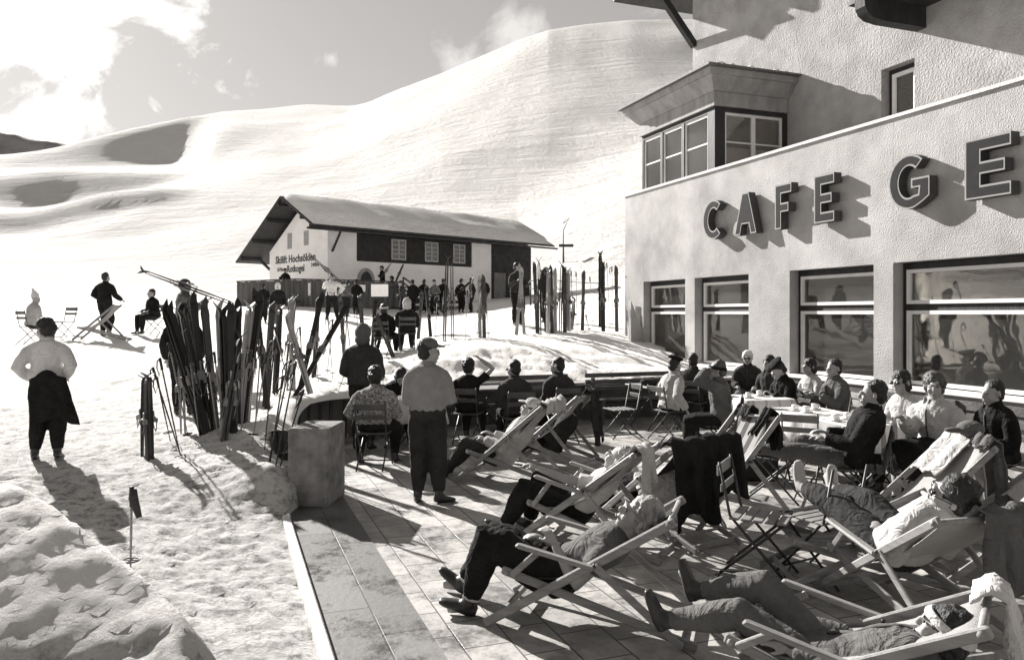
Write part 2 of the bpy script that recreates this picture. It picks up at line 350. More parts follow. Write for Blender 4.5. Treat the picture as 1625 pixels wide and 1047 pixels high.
BANK = [(-700, 520, 5.6), (45, 772, 4.55), (130, 835, 4.3), (200, 890, 4.1), (250, 935, 3.95), (292, 985, 3.75), (300, 1100, 3.3), (250, 2000, 1.2)]   # ridge of the snow bank in the lower left corner
BP = [ray(*b) for b in BANK]; BP = [V(-5.4, 5.3, 1.15)] + BP[1:]
def ground(X, Y, rough=True):
    X = np.asarray(X, float); Y = np.asarray(Y, float)
    k = smooth(50, 68, Y)
    z = tps(X, np.minimum(Y, 75)) * (1 - k) + farz(X, Y) * k
    z = np.where((Y < 60) & (X > 14 + .0 * Y), np.minimum(z, 2.5), z)
    s, t = toST(X, Y)
    # snow bank in the foreground
    best = np.full(X.shape, -9.0); bd = np.full(X.shape, 1e9)
    for a, b in zip(BP[:-1], BP[1:]):
        dx, dy = b.x - a.x, b.y - a.y; q = np.clip(((X - a.x) * dx + (Y - a.y) * dy) / (dx * dx + dy * dy), 0, 1)
        cx, cy = a.x + q * dx, a.y + q * dy; d = np.hypot(X - cx, Y - cy); side = (X - cx) * dy - (Y - cy) * dx   # + on the camera side
        near = side > 0
        zr = a.z + q * (b.z - a.z) - np.where(near, .27 * d, 1.9 * d ** 1.1)
        best = np.where(d < bd, zr, best); bd = np.minimum(d, bd)
    bk = best
    # heaps round the ski racks
    def heap(cx, cy, r, h): return h * np.exp(-(((X - cx) ** 2 + (Y - cy) ** 2) / (r * r)))
    z = z + heap(-3.0, 8.6, .75, .20) + heap(-3.6, 10.2, .8, .16) + heap(-2.9, 10.2, .4, .30) + heap(-2.5, 8.0, .38, .22)
    if rough:
        amp = smooth(30, 12, Y) * .60 + .1
        tr = .035 * vnoise(X * 1.3, Y * 1.3, 1) + .022 * vnoise(X * 4.5, Y * 4.5, 2) + .028 * vnoise(X * 7, Y * 10, 3) + .050 * vnoise(X * 10.3, Y * 15, 4) + .038 * vnoise(X * 17, Y * 22, 8)
        bankn = smooth(3.6, 1.5, s) * 0
        z = z + amp * tr * smooth(70, 40, Y)
        lump = smooth(2, 4.4, s) * smooth(5.2, 4.4, s) * smooth(-8, -6, t)
        z = z + (smooth(0.5, 2.5, s) * smooth(4.6, 3.0, s) * smooth(-10, -7, t)) * (.16 * vnoise(X * 1.2, Y * 2.0, 9) + .10 * vnoise(X * 3.1, Y * 4.0, 10))
        z = z + smooth(60, 120, Y) * (3.0 * vnoise(X / 40, Y / 55, 5) + 1.2 * vnoise(X / 15, Y / 22, 6) + .4 * vnoise(X / 6, Y / 10, 7)) * .8
        bk = bk + (.03 * vnoise(X * 1.5, Y * 1.5, 11) + .018 * vnoise(X * 5.5, Y * 5.5, 12) + .022 * vnoise(X * 12, Y * 12, 13) + .02 * vnoise(X * 25, Y * 25, 14)) * 1.0
    z = np.where(bk > -2, np.maximum(z, bk), z)
    # terrace cut-out
    poly = [L(40, -8.98), L(9.75, -8.98), V(-2.18, 7.95, 0), V(-2.18, 8.75, 0)] + [V(x + .0, y, 0) for x, y in CURVE[::-1]] + [L(4.30, -6.1), L(4.30, .3), L(-.6, .3), L(-.6, 30), L(40, 30)]
    inside = np.zeros(X.shape, bool)
    for a, b in zip(poly, poly[1:] + poly[:1]):
        c = ((a.y > Y) != (b.y > Y)) & (X < (b.x - a.x) * (Y - a.y) / (b.y - a.y + 1e-12) + a.x); inside ^= c
    return np.where(inside, -.25, z)
def gz(X, Y): return float(ground(np.array([X]), np.array([Y]), False)[0])
def SG(px, py):
    """point of the snow that shows at this pixel"""
    for Y in np.concatenate([np.arange(4, 60, .1), np.arange(60, 500, 1.0)]):
        X = (px - CX) / F_PX * Y
        if gz(X, Y) >= H0 + (HY - py) / F_PX * Y: return V(X, float(Y), gz(X, Y))
    return ray(px, py, 60)
def axis(lo, hi, segs):
    """spacing grows away from the dense middle"""
    out = [lo]; x = lo
    while x < hi:
        st = segs(x); x += st; out.append(x)
    return np.array(out)
gx = axis(-1100, 1500, lambda x: .048 if -6.6 <= x <= -.4 else .065 if -7.5 <= x <= 1.5 else min(8, .065 + .028 * (abs(x + 3) - 4.3)) if abs(x + 3) > 4.3 else .065)
gy = axis(-30, 1000, lambda y: .048 if 3.2 <= y <= 8.6 else .065 if 2.4 <= y <= 11 else min(6, .065 + .018 * (y - 11)) if y > 11 else min(3, .065 + .2 * (2.4 - y)))
GX, GY = np.meshgrid(gx, gy); GZ = ground(GX, GY)
for it in range(6):      # soften the creases of the far slopes only
    B_ = GZ.copy(); B_[1:-1, 1:-1] = (GZ[1:-1, 1:-1] * 2 + GZ[:-2, 1:-1] + GZ[2:, 1:-1] + GZ[1:-1, :-2] + GZ[1:-1, 2:]) / 6
    GZ = np.where(GY > (75 if it < 2 else 275 if it < 3 else 1e9), B_, GZ); GZ = np.where((GY > 90) & (GX > -60), B_, GZ)
nr, nc = GZ.shape
me = bpy.data.meshes.new('snow_ground'); vs = np.stack([GX, GY, GZ], -1).reshape(-1, 3).astype(np.float32)
ii = np.arange(nr * nc).reshape(nr, nc); q = np.stack([ii[:-1, :-1], ii[:-1, 1:], ii[1:, 1:], ii[1:, :-1]], -1).reshape(-1, 4)
me.vertices.add(len(vs)); me.vertices.foreach_set('co', vs.ravel()); me.loops.add(q.size); me.loops.foreach_set('vertex_index', q.ravel().astype(np.int32))
me.polygons.add(len(q)); me.polygons.foreach_set('loop_start', (np.arange(len(q)) * 4).astype(np.int32)); me.polygons.foreach_set('use_smooth', np.ones(len(q), bool))
me.update(calc_edges=True); me.materials.append(SNOW)
o = bpy.data.objects.new('snow_ground', me); C.objects.link(o); tag(o, kind='structure')
# far rocky mountain at the left edge
g = []
for j in range(26):
    Y = 1500 + j * 26; row = []
    for i in range(60):
        X = -1900 + i * 24; px = X / 1500 * F_PX + CX
        top = 1500 * (HY - np.interp(px, [-900, -300, -60, 20, 45, 62, 95, 130, 200, 400], [250, 120, 170, 190, 200, 212, 232, 246, 265, 300])) / F_PX
        f = 1 - abs(j - 12) / 13.0
        row.append(V(X, Y, -40 + (top + 40) * f ** .8 + 26 * f * float(vnoise(np.array(X / 60.), np.array(Y / 60.), 21)) + 10 * float(vnoise(np.array(X / 20.), np.array(Y / 20.), 22))))
    g.append(row)
tag(MB().sheet(g).build('mountain', mat('rock and snow', .34, .9, .3, .012, 2, .03, .1)), kind='structure')
# terrace floor, slab, curb
t = MB(); t.sheet([[V(0, 0, 0), V(40, 0, 0)], [V(0, 13, 0), V(40, 13, 0)]], False)
fl = t.build('terrace_floor', tile_mat()); tag(fl, kind='structure'); fl.location = L(3.2, -8.55, 0); fl.rotation_euler = (0, 0, math.atan2(d_.y, d_.x))
t = MB(); t.sheet([[V(0, 0, 0), V(34, 0, 0)], [V(0, .62, 0), V(34, .62, 0)]], False)
fl = t.build('concrete_slab', tile_mat('shade darkened slabs', (.07, .068, .065), (.16, .155, .148), .95, .34, (.05, .048, .045))); tag(fl, kind='structure'); fl.location = L(6.2, -9.0, .006); fl.rotation_euler = (0, 0, math.atan2(d_.y, d_.x))  # slab tones darkened to carry the shadows falling across the strip
t = MB(); t.box(L(24.9, -9.03, .0), (30.5, .075, .12), (d_, e_, V(0, 0, 1)), .01)
tag(t.build('curb', mat('pale curb stone', .52, .8, .2, 9, .4, 50)), kind='structure')
# ------------------------------------------------------------------ cafe building
U = V(0, 0, 1)
cafe = empty('cafe_building', L(6, 0, 0)); tag(cafe, 'rough plastered flat fronted cafe with big dark framed windows and raised letters', 'building')
def lp(o, parent):     # keep world coordinates under a parent that sits elsewhere
    o.parent = parent; o.matrix_parent_inverse = Matrix.Translation(-parent.location) if parent.rotation_euler.z == 0 else (Matrix.Translation(parent.location) @ Matrix.Rotation(parent.rotation_euler.z, 4, 'Z')).inverted()
    return o
Z = V(0, 0, 1)
ST = (d_, e_, U)
def sbox(mb, s0, s1, t0, t1, z0, z1, bev=0): mb.box(L((s0 + s1) / 2, (t0 + t1) / 2, (z0 + z1) / 2), (abs(s1 - s0), abs(t1 - t0), abs(z1 - z0)), ST, bev)
OPEN = [(.93, 2.76), (3.13, 4.99), (6.16, 8.10), (8.48, 11.5), (12.3, 15.3)]
SILL, TOP, PAR = .86, 2.75, 4.95
w = MB()
xs = [0] + [x for o in OPEN for x in o] + [19]
for i in range(0, len(xs) - 1, 2): sbox(w, xs[i], xs[i + 1], 0, .42, -.3, PAR)
for a, b in OPEN:
    sbox(w, a, b, .001, .419, TOP, PAR - .001); sbox(w, a, b, .001, .419, -.3, SILL)
sbox(w, .002, .4, .42, 8, -.3, PAR - .002)
lp(w.build('wall', PLASTER), cafe)
w = MB(); sbox(w, -.03, 19, -.035, .46, PAR, PAR + .05); lp(w.build('parapet_coping', mat('pale coping', .62, .8, .15, 5, .4, 30)), cafe)
w = MB(); sbox(w, .4, 19, .43, 8, PAR - .42, PAR - .3); lp(w.build('flat_roof', SNOW), cafe)
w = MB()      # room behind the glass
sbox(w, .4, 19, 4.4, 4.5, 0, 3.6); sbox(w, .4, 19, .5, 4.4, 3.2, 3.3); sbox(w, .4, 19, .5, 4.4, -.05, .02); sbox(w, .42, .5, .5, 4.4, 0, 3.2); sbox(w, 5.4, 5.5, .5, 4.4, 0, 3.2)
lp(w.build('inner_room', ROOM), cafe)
for (a, b) in OPEN:
    f = MB()
    for (p, q) in ((a + .005, a + .09), (b - .09, b - .005)): sbox(f, p, q, .20, .36, SILL, TOP - .01)
    sbox(f, a + .09, b - .09, .20, .36, TOP - .11, TOP - .01); sbox(f, a + .09, b - .09, .205, .36, 2.02, 2.12)
    win = lp(f.build('window', DWOOD), cafe)
    f = MB()
    for (z0, z1) in ((SILL + .05, 2.02), (2.12, TOP - .11)):
        for (p, q) in ((a + .09, a + .15), (b - .15, b - .09)): sbox(f, p, q, .17, .25, z0, z1)
        sbox(f, a + .15, b - .15, .17, .25, z0, z0 + .055); sbox(f, a + .15, b - .15, .17, .25, z1 - .055, z1)
    lp(f.build('sash', WWOOD), win)
    f = MB(); sbox(f, a + .15, b - .15, .215, .221, SILL + .1, 1.97); sbox(f, a + .15, b - .15, .215, .221, 2.17, TOP - .16); lp(f.build('pane', GLASS), win)
    f = MB(); sbox(f, a - .03, b + .03, -.07, .2, SILL - .03, SILL + .03, .008); lp(f.build('sill', mat('white stone sill', .74, .7, .1, 6, .1)), win)
# letters CAFE GE
def stroke_poly(ch):
    T = .17
    if ch == 'E': return [[(0, 0), (.48, 0), (.48, T), (T, T), (T, .32), (.42, .32), (.42, .48), (T, .48), (T, .63), (.48, .63), (.48, .8), (0, .8)]]
    if ch == 'F': return [[(0, 0), (T, 0), (T, .30), (.38, .30), (.38, .46), (T, .46), (T, .63), (.46, .63), (.46, .8), (0, .8)]]
    if ch == 'A': return [[(0, 0), (.155, 0), (.20, .2), (.40, .2), (.445, 0), (.60, 0), (.385, .8), (.215, .8)]]
    out = []; inn = []; a0, a1 = (48, 312)
    for i in range(19):
        a = R(a0 + (a1 - a0) * i / 18); out.append((.32 + .32 * math.cos(a), .40 + .40 * math.sin(a)))
        inn.append((.32 + .16 * math.cos(a), .40 + .235 * math.sin(a)))
    if ch == 'C': return [out + inn[::-1]]
    g = [p for p in out]                                    # G: ends in an upright with a bar
    g[-1] = (.56, .10)
    return [g + [(.64, .16), (.64, .44), (.36, .44), (.36, .30), (.48, .30), (.47, .20)] + inn[::-1][1:]]
LET = [('C', 3.73, .60), ('A', 4.80, .67), ('F', 6.0, .43), ('E', 7.0, .46), ('G', 8.58, .72), ('E', 9.86, .66)]
LWORD = [ 'letter %s' % c[0] for c in LET]
def inset(poly, k):
    n = len(poly); r = []
    for i in range(n):
        p0, p1, p2 = Vector(poly[i - 1]), Vector(poly[i]), Vector(poly[(i + 1) % n])
        a = (p1 - p0).normalized(); b = (p2 - p1).normalized(); na = Vector((-a.y, a.x)); nb = Vector((-b.y, b.x)); m = (na + nb)
        if m.length < 1e-3: m = na
        m.normalize(); c = max(.35, m.dot(na)); r.append(tuple(p1 + m * (k / c)))
    return r
for i, (ch, s0, wd) in enumerate(LET):
    poly = stroke_poly(ch)[0]; mx = max(p[0] for p in poly); poly = [(x * wd / mx, y * 1.0) for x, y in poly]
    # letters read left to right seen from the terrace: x follows +s
    area = sum(p[0] * q[1] - q[0] * p[1] for p, q in zip(poly, poly[1:] + poly[:1]))
    if area < 0: poly = poly[::-1]
    b = MB(); b.prism(poly, L(s0, -.035, 3.5), d_, U, e_ * -1, .155)
    lt = lp(b.build('letter', mat('dark letter sides', .07, .8, .15, 8, .1)), cafe)
    pin = inset(poly, .028); n = len(poly); f = MB()
    o1 = L(s0, -.193, 3.5); vs = [o1 + d_ * x + U * y for x, y in poly] + [o1 + d_ * x + U * y for x, y in pin]
    f.add(vs, [(k, (k + 1) % n, n + (k + 1) % n, n + k) for k in range(n)])
    rim = lp(f.build('rim', mat('pale letter rim', .26, .7, .05, 8)), lt)
    s_ = rim.modifiers.new('s', 'SOLIDIFY'); s_.thickness = .012
    f = MB(); f.prism(pin, L(s0, -.1912, 3.5), d_, U, e_ * -1, .006); lp(f.build('face', mat('dark letter face', .022, .75, .2, 8, spec=.1)), lt)
# upper building
up = MB()
TW0 = 2.0
sbox(up, 0.02, 5.95, TW0, TW0 + .4, 4.5, 12.6); sbox(up, 6.75, 19, TW0, TW0 + .4, 4.5, 12.6)
W2 = (5.95, 6.75, 5.35, 6.42)
W2 = (6.30, 7.05, 5.1, 6.55)
up = MB(); sbox(up, 0.02, W2[0], TW0, TW0 + .4, 4.5, 12.6); sbox(up, W2[1], 19, TW0, TW0 + .4, 4.5, 12.6)
sbox(up, W2[0], W2[1], TW0 + .001, TW0 + .399, W2[3], 12.599); sbox(up, W2[0], W2[1], TW0 + .001, TW0 + .399, 4.5, W2[2])
sbox(up, .021, .4, TW0 + .4, 9, 4.5, 12.6)
inn = empty('upper_house', L(6, 2.2, 4.9)); tag(inn, 'tall plastered house rising behind the flat cafe roof with small window', 'building')
lp(up.build('wall', PLAST2), inn)
f = MB(); sbox(f, W2[0] + .004, W2[0] + .1, TW0 + .2, TW0 + .36, W2[2], W2[3]); sbox(f, W2[1] - .1, W2[1] - .004, TW0 + .2, TW0 + .36, W2[2], W2[3]); sbox(f, W2[0] + .1, W2[1] - .1, TW0 + .2, TW0 + .36, W2[3] - .1, W2[3] - .004)
win = lp(f.build('window', DWOOD), inn)
f = MB(); sbox(f, W2[0] + .1, W2[0] + .17, TW0 + .16, TW0 + .24, W2[2], W2[3] - .1); sbox(f, W2[1] - .17, W2[1] - .1, TW0 + .16, TW0 + .24, W2[2], W2[3] - .1); sbox(f, W2[0] + .17, W2[1] - .17, TW0 + .16, TW0 + .24, W2[3] - .17, W2[3] - .1)
lp(f.build('sash', WWOOD), win)
f = MB(); sbox(f, W2[0] + .17, W2[1] - .17, TW0 + .2, TW0 + .206, W2[2], W2[3] - .17); lp(f.build('pane', GLASS), win)
f = MB(); sbox(f, W2[0] + .12, W2[1] - .12, TW0 + .3, TW0 + .32, W2[2], W2[3]); lp(f.build('curtain', CURT), win)
# balcony above on the right, its rounded end beam in view
f = MB(); pr = [(0, 0), (1.66, 0), (1.66, .42), (.55, .42), (.0, .42)]
nose = [(-1.66 + .06 * (1 - math.cos(R(a))) + 0, 0) for a in ()]
beam = [(0, 0), (-.95, .0), (-1.2, .03), (-1.32, .10), (-1.38, .2), (-1.4, .36), (0, .36)]
bal = empty('balcony', L(8.6, 1.2, 6.7)); tag(bal, 'dark timber balcony jutting from upper house at top right', 'balcony')
for s_ in (7.08, 10.6):
    f = MB(); f.prism([(x, y) for x, y in beam][::-1], L(s_, TW0, 7.0), e_, U, d_, .22); lp(f.build('beam', DWOOD), bal)
f = MB(); sbox(f, 6.85, 11.2, TW0 - 1.32, TW0, 7.363, 7.43)
lp(f.build('floor', DWOOD), bal)
f = MB(); sbox(f, 6.85, 11.2, TW0 - 1.30, TW0 - 1.25, 7.43, 8.3); sbox(f, 6.85, 6.9, TW0 - 1.25, TW0, 7.43, 8.3)
lp(f.build('railing', DWOOD), bal)
# gable roof with purlin bracket at the far corner
rf = MB()
def roofpt(s, z): return s, z
rf.prism([(-1.6, 10.6), (5.5, 13.6), (13, 10.7), (13, 10.95), (5.5, 13.85), (-1.6, 10.85)], L(0, TW0 - 1.5, 0), d_, U, e_, 11)
lp(rf.build('roof', DWOOD), inn)
f = MB(); f.bar(L(.12, TW0, 9.0), L(.12, TW0 - 1.2, 10.4), .16, .16); f.bar(L(.12, TW0, 10.75), L(.12, TW0 - 1.5, 10.75), .2, .22)
lp(f.build('bracket', DWOOD), inn)
# bay window room
bay = empty('bay_window', L(2.2, 1.0, 4.95)); tag(bay, 'glazed bay with flared timber cornice standing on the cafe roof', 'bay window')
b0, b1, bt = .64, 3.70, .12
f = MB(); f2 = MB()
sbox(f, b0, b0 + .08, bt, bt + .12, 4.55, 6.36); sbox(f, b1 - .26, b1, bt, bt + .26, 4.55, 6.36)
cuts = [b0 + .08, b0 + .92, b0 + 1.84, b1 - .26]
for c in cuts[1:3]: sbox(f, c - .05, c + .05, bt, bt + .12, 4.55, 6.36)
sbox(f, b0 + .08, b1 - .26, bt, bt + .12, 6.26, 6.36); sbox(f, b0 + .08, b1 - .26, bt, bt + .12, 4.55, 4.9)
sbox(f, b1 - .12, b1, TW0 - .12, TW0, 4.55, 6.36); sbox(f, b1 - .12, b1, bt + .26, TW0 - .12, 6.26, 6.36); sbox(f, b1 - .12, b1, bt + .26, TW0 - .12, 4.55, 4.9)
lp(f.build('frame', DWOOD), bay)
def winfill(a, b, face):
    fr = MB(); gl = MB()
    def bx(m, p, q, z0, z1, d0, d1):
        if face == 's': sbox(m, p, q, bt + d0, bt + d1, z0, z1)
        else: sbox(m, b1 - d1, b1 - d0, p, q, z0, z1)
    for (p, q) in ((a, a + .05), (b - .05, b)): bx(fr, p, q, 4.9, 6.26, .03, .09)
    bx(fr, a + .05, b - .05, 4.9, 4.95, .03, .09); bx(fr, a + .05, b - .05, 6.2, 6.26, .03, .09); bx(fr, a + .05, b - .05, 5.62, 5.65, .035, .085)
    o = lp(fr.build('sash', WWOOD), bay)
    bx(gl, a + .05, b - .05, 4.95, 6.2, .055, .060); lp(gl.build('pane', GLASS), o)
    cu = MB(); pts = []
    n = 40; d0 = .16
    for z in (4.9, 5.55):
        row = []
        for i in range(n + 1):
            x = a + (b - a) * i / n; w_ = d0 + .012 * math.sin(i * 1.7)
            row.append(L(x, bt + w_, z) if face == 's' else L(b1 - w_, x, z))
        pts.append(row)
    cu.sheet(pts); lp(cu.build('curtain', CURT), o)
for i in range(3):
    a = cuts[i] + (.05 if i else 0); b = cuts[i + 1] - (.05 if i < 2 else 0); winfill(a, b, 's')
mid = (bt + .26 + TW0 - .12) / 2
winfill(bt + .26, mid, 'e'); winfill(mid, TW0 - .12, 'e')
f = MB(); sbox(f, b0 + .1, b1 - .14, TW0 - .3, TW0 - .02, 4.6, 6.3); sbox(f, b0 + .1, b0 + .14, bt + .14, TW0 - .3, 4.6, 6.3); lp(f.build('back_wall', mat('bay interior', .35, .9, .1, 2)), bay)
f = MB()     # flared cornice
def ring(o0, z0, o1, z1):
    A = [L(b0 - o0, bt - o0, z0), L(b1 + o0, bt - o0, z0), L(b1 + o0, TW0 - .004, z0), L(b0 - o0, TW0 - .004, z0)]
    B = [L(b0 - o1, bt - o1, z1), L(b1 + o1, bt - o1, z1), L(b1 + o1, TW0 - .004, z1), L(b0 - o1, TW0 - .004, z1)]
    f.add(A + B, [(0, 1, 5, 4), (1, 2, 6, 5), (3, 0, 4, 7), (0, 3, 2, 1), (4, 5, 6, 7), (2, 3, 7, 6)])
ring(.05, 6.36, .05, 6.66); ring(.07, 6.663, .30, 6.93); ring(.34, 6.933, .36, 7.06)
lp(f.build('cornice', GREYB), bay)
f = MB(); f.prism([(b0 - .46, 7.0), (b1 + .46, 7.0), (b1 + .46, 7.04), (b0 - .46, 7.04)], L(0, bt - .46, .064), d_, U, e_, TW0 - bt + .455); rr = lp(f.build('roof', mat('bay roof edge', .12, .7, .2, 6)), bay)
for i in range(34):
    f = MB() if i == 0 else f
    if rnd.random() < .5: c = L(rnd.uniform(b0 - .3, b1 + .3), bt - .36 + rnd.random() * .2, 7.115)
    else: c = L(b1 + .25 + rnd.random() * .15, rnd.uniform(bt - .3, TW0 - .3), 7.115)
    f.ell(c, (rnd.uniform(.04, .15), rnd.uniform(.04, .12), rnd.uniform(.015, .05)), ST, 8, 6)
lp(f.build('snow_patch', SNOW), rr)
# sloping white board by the far corner of the cafe
f = MB(); a = ray(992, 520, 19.3); f.prism([(0, 0), (.75, 0), (.0, 1.75)], V(2.86, 19.0, .55), e_, U, d_, .12)
tag(lp(f.build('corner_buttress', PLASTER), cafe) if False else lp(f.build('buttress', PLASTER), cafe))

# ------------------------------------------------------------------ ski lift hut
hl = V(.723, .691, 0).normalized(); hg = V(-.691, .723, 0).normalized(); HO = V(-10.94, 46.0, 0)
def Hh(l, w, z=0.0): return HO + hl * l + hg * w + V(0, 0, z)
HB = (hl, hg, U)
def hbox(m, l0, l1, w0, w1, z0, z1): m.box(Hh((l0 + l1) / 2, (w0 + w1) / 2, (z0 + z1) / 2), (abs(l1 - l0), abs(w1 - w0), abs(z1 - z0)), HB)
hut = empty('ski_lift_hut', Hh(8, 3.5, 2.6)); tag(hut, 'long white hut with snow covered roof, dark timber band and painted gable', 'hut')
HW, HL, RID = 7.4, 17.0, 2.95
WHT = mat('white lime wash', .78, .9, .08, .9, .8, 6, .1)
w = MB(); gable = [(0, 1.6), (HW, 1.6), (HW, 6.05), (RID, 8.72), (0, 6.98)]
w.prism(gable, Hh(0, 0), hg, U, hl, .4); hbox(w, .4, 14, .001, .4, 1.6, 5.2); hbox(w, .4, 2.0, .001, .4, 5.2, 6.98); hbox(w, 11.3, 13.1, .001, .4, 5.2, 6.9); hbox(w, .4, HL, HW - .4, HW, 1.6, 6.0)
w.prism(gable, Hh(HL - .4, 0), hg, U, hl, .4)
lp(w.build('wall', WHT), hut)
f = MB()
hbox(f, 2.0, 11.3, .12, .4, 5.2, 6.9); hbox(f, 13.1, HL + .05, -.02, .4, 1.6, 6.9)
for i in range(7): hbox(f, 2.0, 11.3, .09, .12, 5.24 + i * .24, 5.42 + i * .24)
for i in range(18): hbox(f, 13.1, HL + .05, -.05, -.02, 2.2 + i * .26, 2.42 + i * .26)
lp(f.build('timber_band', mat('hut timber', .035, .8, .4, 3, .4, 20)), hut)
f = MB(); hbox(f, 13.3, 14.4, -.09, -.055, 2.5, 4.9); lp(f.build('door', mat('grey door', .16, .7, .3, 5, stretch=(1, 1, .2))), hut)
for a, b in ((4.59, 5.72), (7.25, 8.35), (9.65, 10.7)):
    f = MB()
    hbox(f, a, a + .08, .02, .085, 5.42, 6.72); hbox(f, b - .08, b, .02, .085, 5.42, 6.72); hbox(f, a + .08, b - .08, .02, .085, 6.64, 6.72); hbox(f, a + .08, b - .08, .02, .085, 5.42, 5.5)
    hbox(f, (a + b) / 2 - .04, (a + b) / 2 + .04, .02, .085, 5.5, 6.64)
    for z in (5.78, 6.06, 6.34):
        hbox(f, a + .08, (a + b) / 2 - .04, .03, .08, z, z + .035); hbox(f, (a + b) / 2 + .04, b - .08, .03, .08, z, z + .035)
    wi = lp(f.build('window', mat('grey window wood', .42, .7, .1, 5)), hut)
    f = MB(); hbox(f, a + .08, b - .08, .055, .06, 5.5, 6.64); lp(f.build('pane', mat('dull hut pane', .13, .2, .3, 2, spec=.6)), wi)
for wq in (4.65, 2.55):      # two small gable windows
    f = MB(); hbox(f, -.02, .02, wq - .28, wq + .28, 6.1 + (.1 if wq < 3 else 0), 7.1); lp(f.build('window', mat('grey gable window', .30, .7, .2, 5)), hut)
f = MB(); arch = [(-.62, 0), (.62, 0), (.62, 1.5)] + [(.62 * math.cos(R(a)), 1.5 + .75 * math.sin(R(a))) for a in range(15, 180, 15)] + [(-.62, 1.5)]
f.prism(arch, Hh(2.65, -.03, 2.55), hl, U, hg * -1, .03); dr = lp(f.build('door', mat('pale door surround', .30, .8, .2, 4)), hut)
f = MB(); f.prism([(x * .68, y * .9) for x, y in arch], Hh(2.65, -.062, 2.55), hl, U, hg * -1, .03); lp(f.build('door_leaf', DWOOD), dr)
# roof: boards, then the snow on it
AP = (RID, 9.02); RE = (-.95, 6.98); LE = (HW + 1.75, 5.35)
f = MB(); th = .10
f.prism([RE, AP, LE, (LE[0], LE[1] + th), (AP[0], AP[1] + th), (RE[0], RE[1] + th)], Hh(-1.55, 0), hg, U, hl, HL + 3.2)
rfo = lp(f.build('roof', DWOOD), hut)
f = MB()
for k in (.06, .30, .62, .9): # rafters/purlins under the gable overhang
    for (a, b) in ((AP, LE), (AP, RE)):
        p = (a[0] + (b[0] - a[0]) * k, a[1] + (b[1] - a[1]) * k - .12); f.bar(Hh(-1.5, p[0], p[1]), Hh(.0, p[0], p[1]), .16, .2)
f.bar(Hh(-1.9, -1.0, 6.86), Hh(HL + 1.9, -1.0, 6.86), .12, .12); f.bar(Hh(.3, -.02, 5.7), Hh(.3, -.95, 6.8), .1, .1)
f.bar(Hh(-.0, HW - .02, 4.9), Hh(-.0, HW + 1.4, 5.6), .14, .14)
lp(f.build('rafters', DWOOD), rfo)
g = []; nl, nw = 50, 22
for j in range(nw + 1):
    q = j / nw; row = []
    for i in range(nl + 1):
        l_ = -1.42 + (HL + 2.95) * i / nl
        W_ = RE[0] + .1 + (LE[0] - RE[0] - .2) * q
        zb = (RE[1] + (AP[1] - RE[1]) * (W_ - RE[0]) / (AP[0] - RE[0])) if W_ < AP[0] else (AP[1] + (LE[1] - AP[1]) * (W_ - AP[0]) / (LE[0] - AP[0]))
        kb = .45 * math.exp(-((W_ - AP[0]) / 1.0) ** 2)
        e1 = min(1, min(l_ + 1.42, HL + 1.53 - l_) / .9); e2 = min(1, min(W_ - RE[0] - .1, LE[0] - .1 - W_) / .5)
        dep = (.48 * math.sqrt(max(0, 1 - (1 - e1) ** 2)) * math.sqrt(max(0, 1 - (1 - e2) ** 2)))
        dep *= 1 + .35 * float(vnoise(np.array(l_ * .7), np.array(W_ * .8), 31)); zz = zb + th + .01 + dep * (1 - kb * .35) - kb * .12
        row.append(Hh(l_, W_, zz))
    g.append(row)
lp(MB().sheet(g).build('roof_snow', SNOW), rfo)
def txt(s, size, org, ux, uy, n, m, parent, name='painted_writing', depth=.012, bold=0.0, align='LEFT', sx=1.0):
    cu = bpy.data.curves.new('t', 'FONT'); cu.body = s; cu.size = size; cu.extrude = depth; cu.offset = bold; cu.align_x = align; cu.resolution_u = 3; cu.space_character = 1.05
    to = bpy.data.objects.new('t', cu); C.objects.link(to); bpy.context.view_layer.update()
    me_ = bpy.data.meshes.new_from_object(to.evaluated_get(bpy.context.evaluated_depsgraph_get())); bpy.data.objects.remove(to)
    M = Matrix((( ux.x * sx, uy.x, n.x, org.x), (ux.y * sx, uy.y, n.y, org.y), (ux.z * sx, uy.z, n.z, org.z), (0, 0, 0, 1))); me_.transform(M)
    me_.materials.clear(); me_.materials.append(m); ob = bpy.data.objects.new(name, me_); C.objects.link(ob)
    return lp(ob, parent) if parent else ob
PAINT = mat('faded black paint', .10, .9, .3, 6)
gx_ = hg * -1      # reading direction on the gable: from the far (left) side to the corner
txt('Skilift Hochsölden', .68, Hh(-.012, 6.55, 5.23), gx_, U, hl * -1, PAINT, hut, sx=.98, bold=.014)
txt('2070m', .34, Hh(-.012, 6.35, 4.72), gx_, U, hl * -1, PAINT, hut, sx=.98)
txt('Rotkogel', .62, Hh(-.012, 5.0, 4.62), gx_, U, hl * -1, PAINT, hut, sx=.95, bold=.014)
txt('2400m', .34, Hh(-.012, 1.95, 4.85), gx_, U, hl * -1, PAINT, hut, sx=.98)
